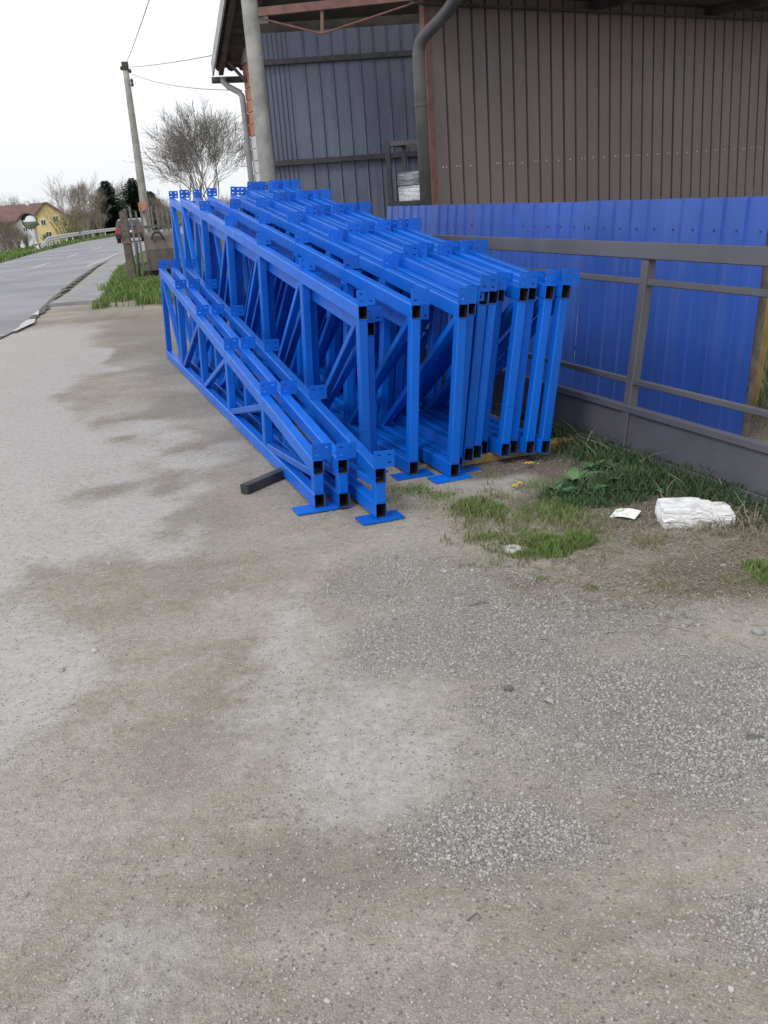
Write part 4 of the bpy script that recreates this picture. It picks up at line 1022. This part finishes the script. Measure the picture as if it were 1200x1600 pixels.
for i in range(90):
    u = random.uniform(-1.7, 1.0); p = Vector((1.414, 5.417, 0)) + gdir * u - gnv * abs(random.gauss(0, .14)); St0.append((p.x, p.y, -.004, random.uniform(.08, .24), 1.0))
blades('weeds', Wd, M['weed'], 'dark green weeds and long grass along the foot of the gate', 'weeds', (.002, .0045), .6)
St = list(St0)
for i in range(16000):
    c = px(1080, 880); x_ = c.x + random.gauss(0, .36); y_ = c.y + random.gauss(0, .26)
    St.append((x_, y_, -.003, random.uniform(.008, .03), 3.5))
for i in range(2600):
    c = px(900, 800); x_ = c.x + random.gauss(0, .30); y_ = c.y + random.gauss(0, .35); St.append((x_, y_, -.003, random.uniform(.006, .022), 3.5))
for i in range(900):
    c = px(1150, 820); St.append((c.x + random.gauss(0, .15), c.y + random.gauss(0, .12), -.003, random.uniform(.04, .10), 1.2))
blades('dry_grass', St, M['straw'], 'flattened dry straw-coloured grass on the earth around the white block', 'dry grass', (.0016, .0034), 1.3)
Gf = []
for i in range(15000):         # verge by the road
    y_ = random.uniform(16.1, 30); x0 = float(interp(APR, max(y_, 17.9))) + .02; x_ = x0 + abs(random.gauss(0, .75))
    if y_ < 17.9: x_ = random.uniform(-4.7, -3.2) ; 
    if x_ > -2.2: continue
    if y_ < 16.95 + 1.1 * mnoise.noise(Vector((x_ * 1.6, 7.7, 0))) + random.gauss(0, .22): continue
    k = mnoise.noise(Vector((x_ * 1.5, y_ * 1.5, 0)))
    if y_ < 18.2 and k < -.1: continue
    Gf.append((x_, y_, gz(x_, y_), .16 + .10 * k, .8))
for i in range(2500):
    x_, y_ = random.uniform(-5.6, -3.6), random.uniform(20.5, 23.5); Gf.append((x_, y_, gz(x_, y_), .22, .8))
blades('verge_grass', Gf, M['grass'], 'bright green grass verge beside the grey pavement, around the timber post', 'grass', (.004, .008))
Gf = []
for i in range(9000):
    y_ = random.uniform(40, 115); x_ = float(interp(ROAD_L, y_)) - .15 - abs(random.gauss(0, 1.3)); Gf.append((x_, y_, gz(x_, y_) - .02, .22, .8))
blades('far_verge_grass', Gf, M['grass'], 'green grass strip on the far side of the road below the guard rail', 'grass', (.02, .04))

# leafy dock plants
def leaf_mesh(L, W):
    n = 7; V = []; F = []
    for i in range(n + 1):
        t = i / n; w = W * math.sin(math.pi * min(1, t * .92 + .06)) ** .8 * (1 - .25 * t); z = .55 * L * t - .50 * L * t * t; y = L * t * .9
        V += [(-w, y, z + .18 * w), (0, y, z), (w, y, z + .18 * w)]
    for i in range(n):
        for k in (0, 1): a = 3*i + k; F.append((a, a+1, a+4, a+3))
    mb = MB(); mb.add(V, F); me_ = mb.mesh('leaf', M['leaf']); me_.polygons.foreach_set('use_smooth', [True]*len(me_.polygons)); return me_
LEAF = leaf_mesh(.14, .026); LEAF2 = leaf_mesh(.11, .030)
for (x_, y_, nl, sc, lab) in [(912, 775, 9, 1.15, 'broad-leaved dock plant below the gate, nearest the white card'), (950, 762, 8, 1.0, 'broad-leaved dock plant close to the gate panel, right of another one'), (868, 772, 7, .75, 'small leafy dandelion plant with yellow flowers behind the grass tuft'),
        (897, 758, 9, 1.2, 'broad-leaved dock plant between the dandelion plant and the gate'), (1020, 768, 7, .8, 'leafy weed directly behind the left end of the foam block'), (955, 735, 8, 1.0, 'leafy weed tight against the gate panel, above the dock plants'),
        (985, 772, 6, .8, 'leafy weed under the gate, left of the white block'), (925, 735, 7, .9, 'leafy weed rising against the gate bottom near the blue trusses')]:
    p = px(x_, y_); r_ = empty('dock_plant', (p.x, p.y, 0), (0, 0, random.uniform(0, 6)))
    for k in range(nl):
        o = link('leaf', random.choice((LEAF, LEAF2)), r_, (0, 0, .0), (RAD(random.uniform(5, 38)), RAD(random.uniform(-15, 15)), 2*math.pi*(k + random.uniform(-.3, .3)) / nl)); s_ = sc * random.uniform(.55, 1.15); o.scale = (s_, s_, s_)
    tag(r_, lab, 'plant', 'leafy weeds by the gate')
def flower(p, h, label):
    r_ = empty('dandelion', p); mb = MB(); mb.tube([(0,0,0),(.004,.002,h*.5),(.006,.0,h)], .0018, 5); mb.build('stem', M['leaf'], r_)
    mb = MB()
    for ring, (rr, zz) in enumerate(((.017, .0), (.012, .004), (.006, .006))):
        for k in range(12):
            a = 2*math.pi*k/12 + ring*.2; d = Vector((math.cos(a), math.sin(a), 0)); sd = Vector((-d.y, d.x, 0)); c = Vector((.006, 0, h + zz))
            mb.add([c, c + d*rr*.7 + sd*.003 + Vector((0,0,.002)), c + d*rr + Vector((0,0,.004)), c + d*rr*.7 - sd*.003 + Vector((0,0,.002))], [(0,1,2,3)])
    mb.build('flower_head', M['dandelion'], r_); tag(r_, label, 'flower', 'yellow dandelions')
for (x_, y_, h, lab) in [(803, 768, .03, 'left dandelion of the near pair between trusses and weeds'), (811, 764, .03, 'right dandelion of the near pair between trusses and weeds'), (822, 735, .04, 'dandelion close under the rightmost truss ends'), (803, 716, .05, 'dandelion in the timber bearer gap below the trusses'), (828, 732, .03, 'low dandelion beside the one under the truss ends')]:
    p = px(x_, y_); flower((p.x, p.y, 0), h, lab)

# ------------------------------------------------------------------ litter
p = px(1092, 825)
fr_ = random.Random(3); bm = bmesh.new(); bmesh.ops.create_cube(bm, size=1.0); bmesh.ops.subdivide_edges(bm, edges=bm.edges[:], cuts=9, use_grid_fill=True)
for v in bm.verts:
    c = v.co.copy(); c = c.lerp(c.normalized() * max(abs(c.x), abs(c.y), abs(c.z)) * 1.15, .22)
    zt = (c.z + .5); top = .070 + (.024 if c.x < .10 + .12 * math.sin(c.y * 7) else .0) - .016 * max(0, c.x) + .012 * mnoise.noise(Vector((c.x * 4, c.y * 4, 2.0)))
    q = Vector((c.x * .34, c.y * .20, zt * top)); rough_ = .008 if -.45 < c.z < .42 else .003
    nv_ = mnoise.noise_vector(q * 28) * rough_ * 1.3 + Vector((fr_.uniform(-1, 1), fr_.uniform(-1, 1), fr_.uniform(-1, 1))) * rough_ * .35
    v.co = q + nv_
    if zt < .06: v.co.z = -.004
me_ = bpy.data.meshes.new('foam_block'); bm.to_mesh(me_); bm.free(); me_.materials.append(M['foam'])
fo = link('foam_block', me_, None, (p.x + .01, p.y + .09, 0), (0, 0, RAD(-6))); tag(fo, 'broken white foam block lying on dry grass by the gate', 'block')
p = px(977, 808); r_ = empty('paper_card', (p.x, p.y, .012), (RAD(9), RAD(-4), RAD(-38)))
mb = MB(); Vv = []
for i in range(7):
    u = -.065 + .13 * i / 6; z = .010 * math.sin(i / 6 * 3.0)
    Vv += [(u, -.042, z), (u, .042, z + .004), (u, -.042, z + .001), (u, .042, z + .005)]
F = []
for i in range(6):
    a = 4*i; F += [(a+2, a+6, a+7, a+3), (a, a+1, a+5, a+4)]
mb.add(Vv, F); mb.build('sheet', M['card'], r_)
mb = MB(); mb.add([(-.055, .012, .0085), (-.02, .012, .0125), (-.02, .022, .0128), (-.055, .022, .0088)], [(0,1,2,3)]); mb.build('print_mark', M['card_print'], r_)
tag(r_, 'small white printed card lying on the weeds left of the foam block', 'card')
p = px(802, 862); r_ = empty('grey_washer', (p.x, p.y, .006), (RAD(3), RAD(2), 0)); mb = MB(); ns = 20
for i in range(ns):
    a0, a1 = 2*math.pi*i/ns, 2*math.pi*(i+1)/ns
    mb.add([(r*math.cos(a), r*math.sin(a), z) for a in (a0, a1) for r, z in ((.013, 0), (.042, 0), (.040, .012), (.015, .012))], [(0,1,5,4),(1,2,6,5),(2,3,7,6),(3,0,4,7)])
mb.build('ring', M['galv'], r_); tag(r_, 'flat grey metal ring lying by the small grass tuft', 'ring')
def pebble(x, y, size, mat, label, seed, cat='stone', flat=.5):
    p = px(x, y); lumpy('stone' if cat == 'stone' else cat.replace(' ', '_'), (size, size * .75, size * flat), mat, label, cat, (p.x, p.y, -.004), (0, 0, seed), seed, size * .10, 4, .85, group='loose stones on the yard' if cat == 'stone' else None)
pebble(795, 1078, .034, M['dark_stone'], 'dark round stone on pale gravel in the middle right', 3)
pebble(708, 1050, .022, M['stone'], 'small grey stone up-left of the dark round one', 4)
pebble(1180, 1155, .05, M['dark_stone'], 'greenish grey flat stone at the right picture edge', 6, flat=.3)
pebble(905, 1165, .036, M['stone'], 'flat grey stone below the dry leaf', 7, flat=.3)
pebble(1185, 990, .05, M['stone'], 'grey stone on the earth at the right edge', 9)
pebble(1115, 1195, .022, M['stone'], 'pale elongated pebble near the right edge', 10)
pebble(708, 1508, .016, M['pale_stone'], 'tiny white pebble at the bottom centre right', 12)
pebble(1142, 1545, .016, M['pale_stone'], 'tiny white pebble near the lower right corner', 14)
pebble(336, 1475, .012, M['pale_stone'], 'tiny white pebble at the lower left of centre', 15)
pebble(272, 1440, .012, M['dark_stone'], 'tiny dark pebble at the lower left', 16)
pebble(475, 1375, .012, M['pale_stone'], 'tiny white pebble left of the bottom centre', 18)
pebble(1130, 885, .03, M['stone'], 'pale stone in the dry grass below the foam block', 19)
pebble(695, 893, .02, M['pale_stone'], 'small white stone left of the grey ring', 20)
pebble(460, 898, .03, M['stone'], 'pale flat stone on the driveway in front of the low trusses', 21, flat=.25)
pebble(312, 1267, .014, M['blue_sheet'], 'tiny blue plastic scrap on the driveway', 22, cat='plastic scrap', flat=.3)
p = px(865, 1103); r_ = empty('dry_leaf', (p.x, p.y, .006), (RAD(6), RAD(5), RAD(40))); me_ = LEAF.copy(); me_.materials.clear(); me_.materials.append(M['stone'])
o = link('blade', me_, r_); o.scale = (.5, .32, .25); mb = MB(); mb.tube([(0, -.015, 0), (0, 0, .001), (0, .045, .002)], .0008, 4); mb.build('stalk', M['straw'], r_)
tag(r_, 'dry grey leaf on the pale gravel right of the dark stone', 'leaf')
tw = 0
for (x0, y0, x1, y1, lab) in [(795, 893, 822, 912, 'bent dry twig below the grey ring'), (845, 1000, 858, 1010, 'short dark twig on the gravel right of centre'), (108, 1103, 122, 1106, 'short pale straw twig at the left edge of the driveway'), (735, 948, 765, 944, 'thin pale twig on the gravel below the grass tufts'), (1060, 1025, 1085, 1034, 'dark twig on the gravel at the right'), (730, 1440, 752, 1437, 'thin dark twig near the bottom centre')]:
    a, b = px(x0, y0), px(x1, y1); mb = MB(); m_ = (a + b) / 2 + Vector((.008, .012, .004))
    mb.tube([Vector((0, 0, .004)), m_ - a + Vector((0, 0, .006)), b - a + Vector((0, 0, .004))], [.002, .0022, .0012], 5); o = mb.build('twig', M['bark'] if tw % 2 else M['straw'], loc=a); tag(o, lab, 'twig', 'twigs on the yard'); tw += 1
# timber stake and brush beyond the fence end
p = Vector((2.50, 6.35, 0)); mb = MB(); mb.box((-.04, -.04, -.02), (.04, .04, 1.25)); o = mb.build('timber_stake', M['timber'], bevel=.004, loc=p, rot=(RAD(3), RAD(6), 0)); tag(o, 'ochre timber stake just beyond the right end of the blue fence', 'stake')
bare_tree('bramble', (3.1, 7.2, 0), 1.5, 1.2, 77, M['bark'], 'tangled dry bramble beyond the right end of the fence', levels=4, stems=10, r0=.03, upb=.2, cat='bush')

# ------------------------------------------------------------------ loose gravel: real stones in one mesh
def gravel(n_try):
    X = []; Y = []; 
    y_ = 1.35 + (rng.random(n_try) ** 1.9) * 5.2; half = .62 * y_ + .25
    x_ = (rng.random(n_try) * 2 - 1) * half
    l, d_, g_, s_, f_ = zones(x_, y_)
    n5 = vnoise(x_, y_, 4.2, 44, 4)
    dens = .055 + .95 * g_ * (.35 + .65 * sm(n5, .35, .62)) + .02 * s_ + .04 * d_
    keep = rng.random(n_try) < dens
    return x_[keep], y_[keep], g_[keep]
sx, sy, sg = gravel(330000)
n = len(sx); size = (.0015 + .0027 * rng.random(n) ** 2.4 + .0015 * sg * rng.random(n)) ; big = rng.random(n) < .006; size[big] *= rng.uniform(1.6, 2.8, big.sum())
C8 = np.array([(-1,-1,-1),(1,-1,-1),(1,1,-1),(-1,1,-1),(-1,-1,1),(1,-1,1),(1,1,1),(-1,1,1)], float)
Vg = C8[None] * (1 + rng.uniform(-.42, .30, (n, 8, 3))); Vg[:, 4:, :2] *= .72
Vg *= size[:, None, None] * np.stack([rng.uniform(.8, 1.5, n), rng.uniform(.7, 1.1, n), rng.uniform(.45, .8, n)], -1)[:, None, :]
an = rng.uniform(0, 6.283, n); ca, sa = np.cos(an)[:, None], np.sin(an)[:, None]
xr = Vg[..., 0]*ca - Vg[..., 1]*sa; yr = Vg[..., 0]*sa + Vg[..., 1]*ca
# height of the ground sheet under each stone
ix = np.clip(np.searchsorted(gx, sx) - 1, 0, nX - 2); iy = np.clip(np.searchsorted(gy, sy) - 1, 0, nY - 2)
fx = (sx - gx[ix]) / (gx[ix+1] - gx[ix]); fy = (sy - gy[iy]) / (gy[iy+1] - gy[iy])
zg = (GZ[iy, ix]*(1-fx) + GZ[iy, ix+1]*fx)*(1-fy) + (GZ[iy+1, ix]*(1-fx) + GZ[iy+1, ix+1]*fx)*fy
Vg = np.stack([xr + sx[:, None], yr + sy[:, None], Vg[..., 2] + (zg + size * .25)[:, None]], -1).reshape(-1, 3)
Fb = np.array([(0,3,2,1),(4,5,6,7),(0,1,5,4),(1,2,6,5),(2,3,7,6),(3,0,4,7)])
Fg = ((np.arange(n) * 8)[:, None, None] + Fb[None]).reshape(-1, 4)
me = bpy.data.meshes.new('gravel'); me.vertices.add(len(Vg)); me.vertices.foreach_set('co', Vg.reshape(-1))
me.loops.add(len(Fg) * 4); me.loops.foreach_set('vertex_index', Fg.reshape(-1)); me.polygons.add(len(Fg))
me.polygons.foreach_set('loop_start', np.arange(len(Fg)) * 4); me.polygons.foreach_set('loop_total', np.full(len(Fg), 4)); me.update(calc_edges=True); me.materials.append(M['gravel'])
o = link('gravel', me); tag(o, 'loose pale gravel scattered over the yard in the foreground', 'gravel', kind='stuff')
print('gravel stones', n)
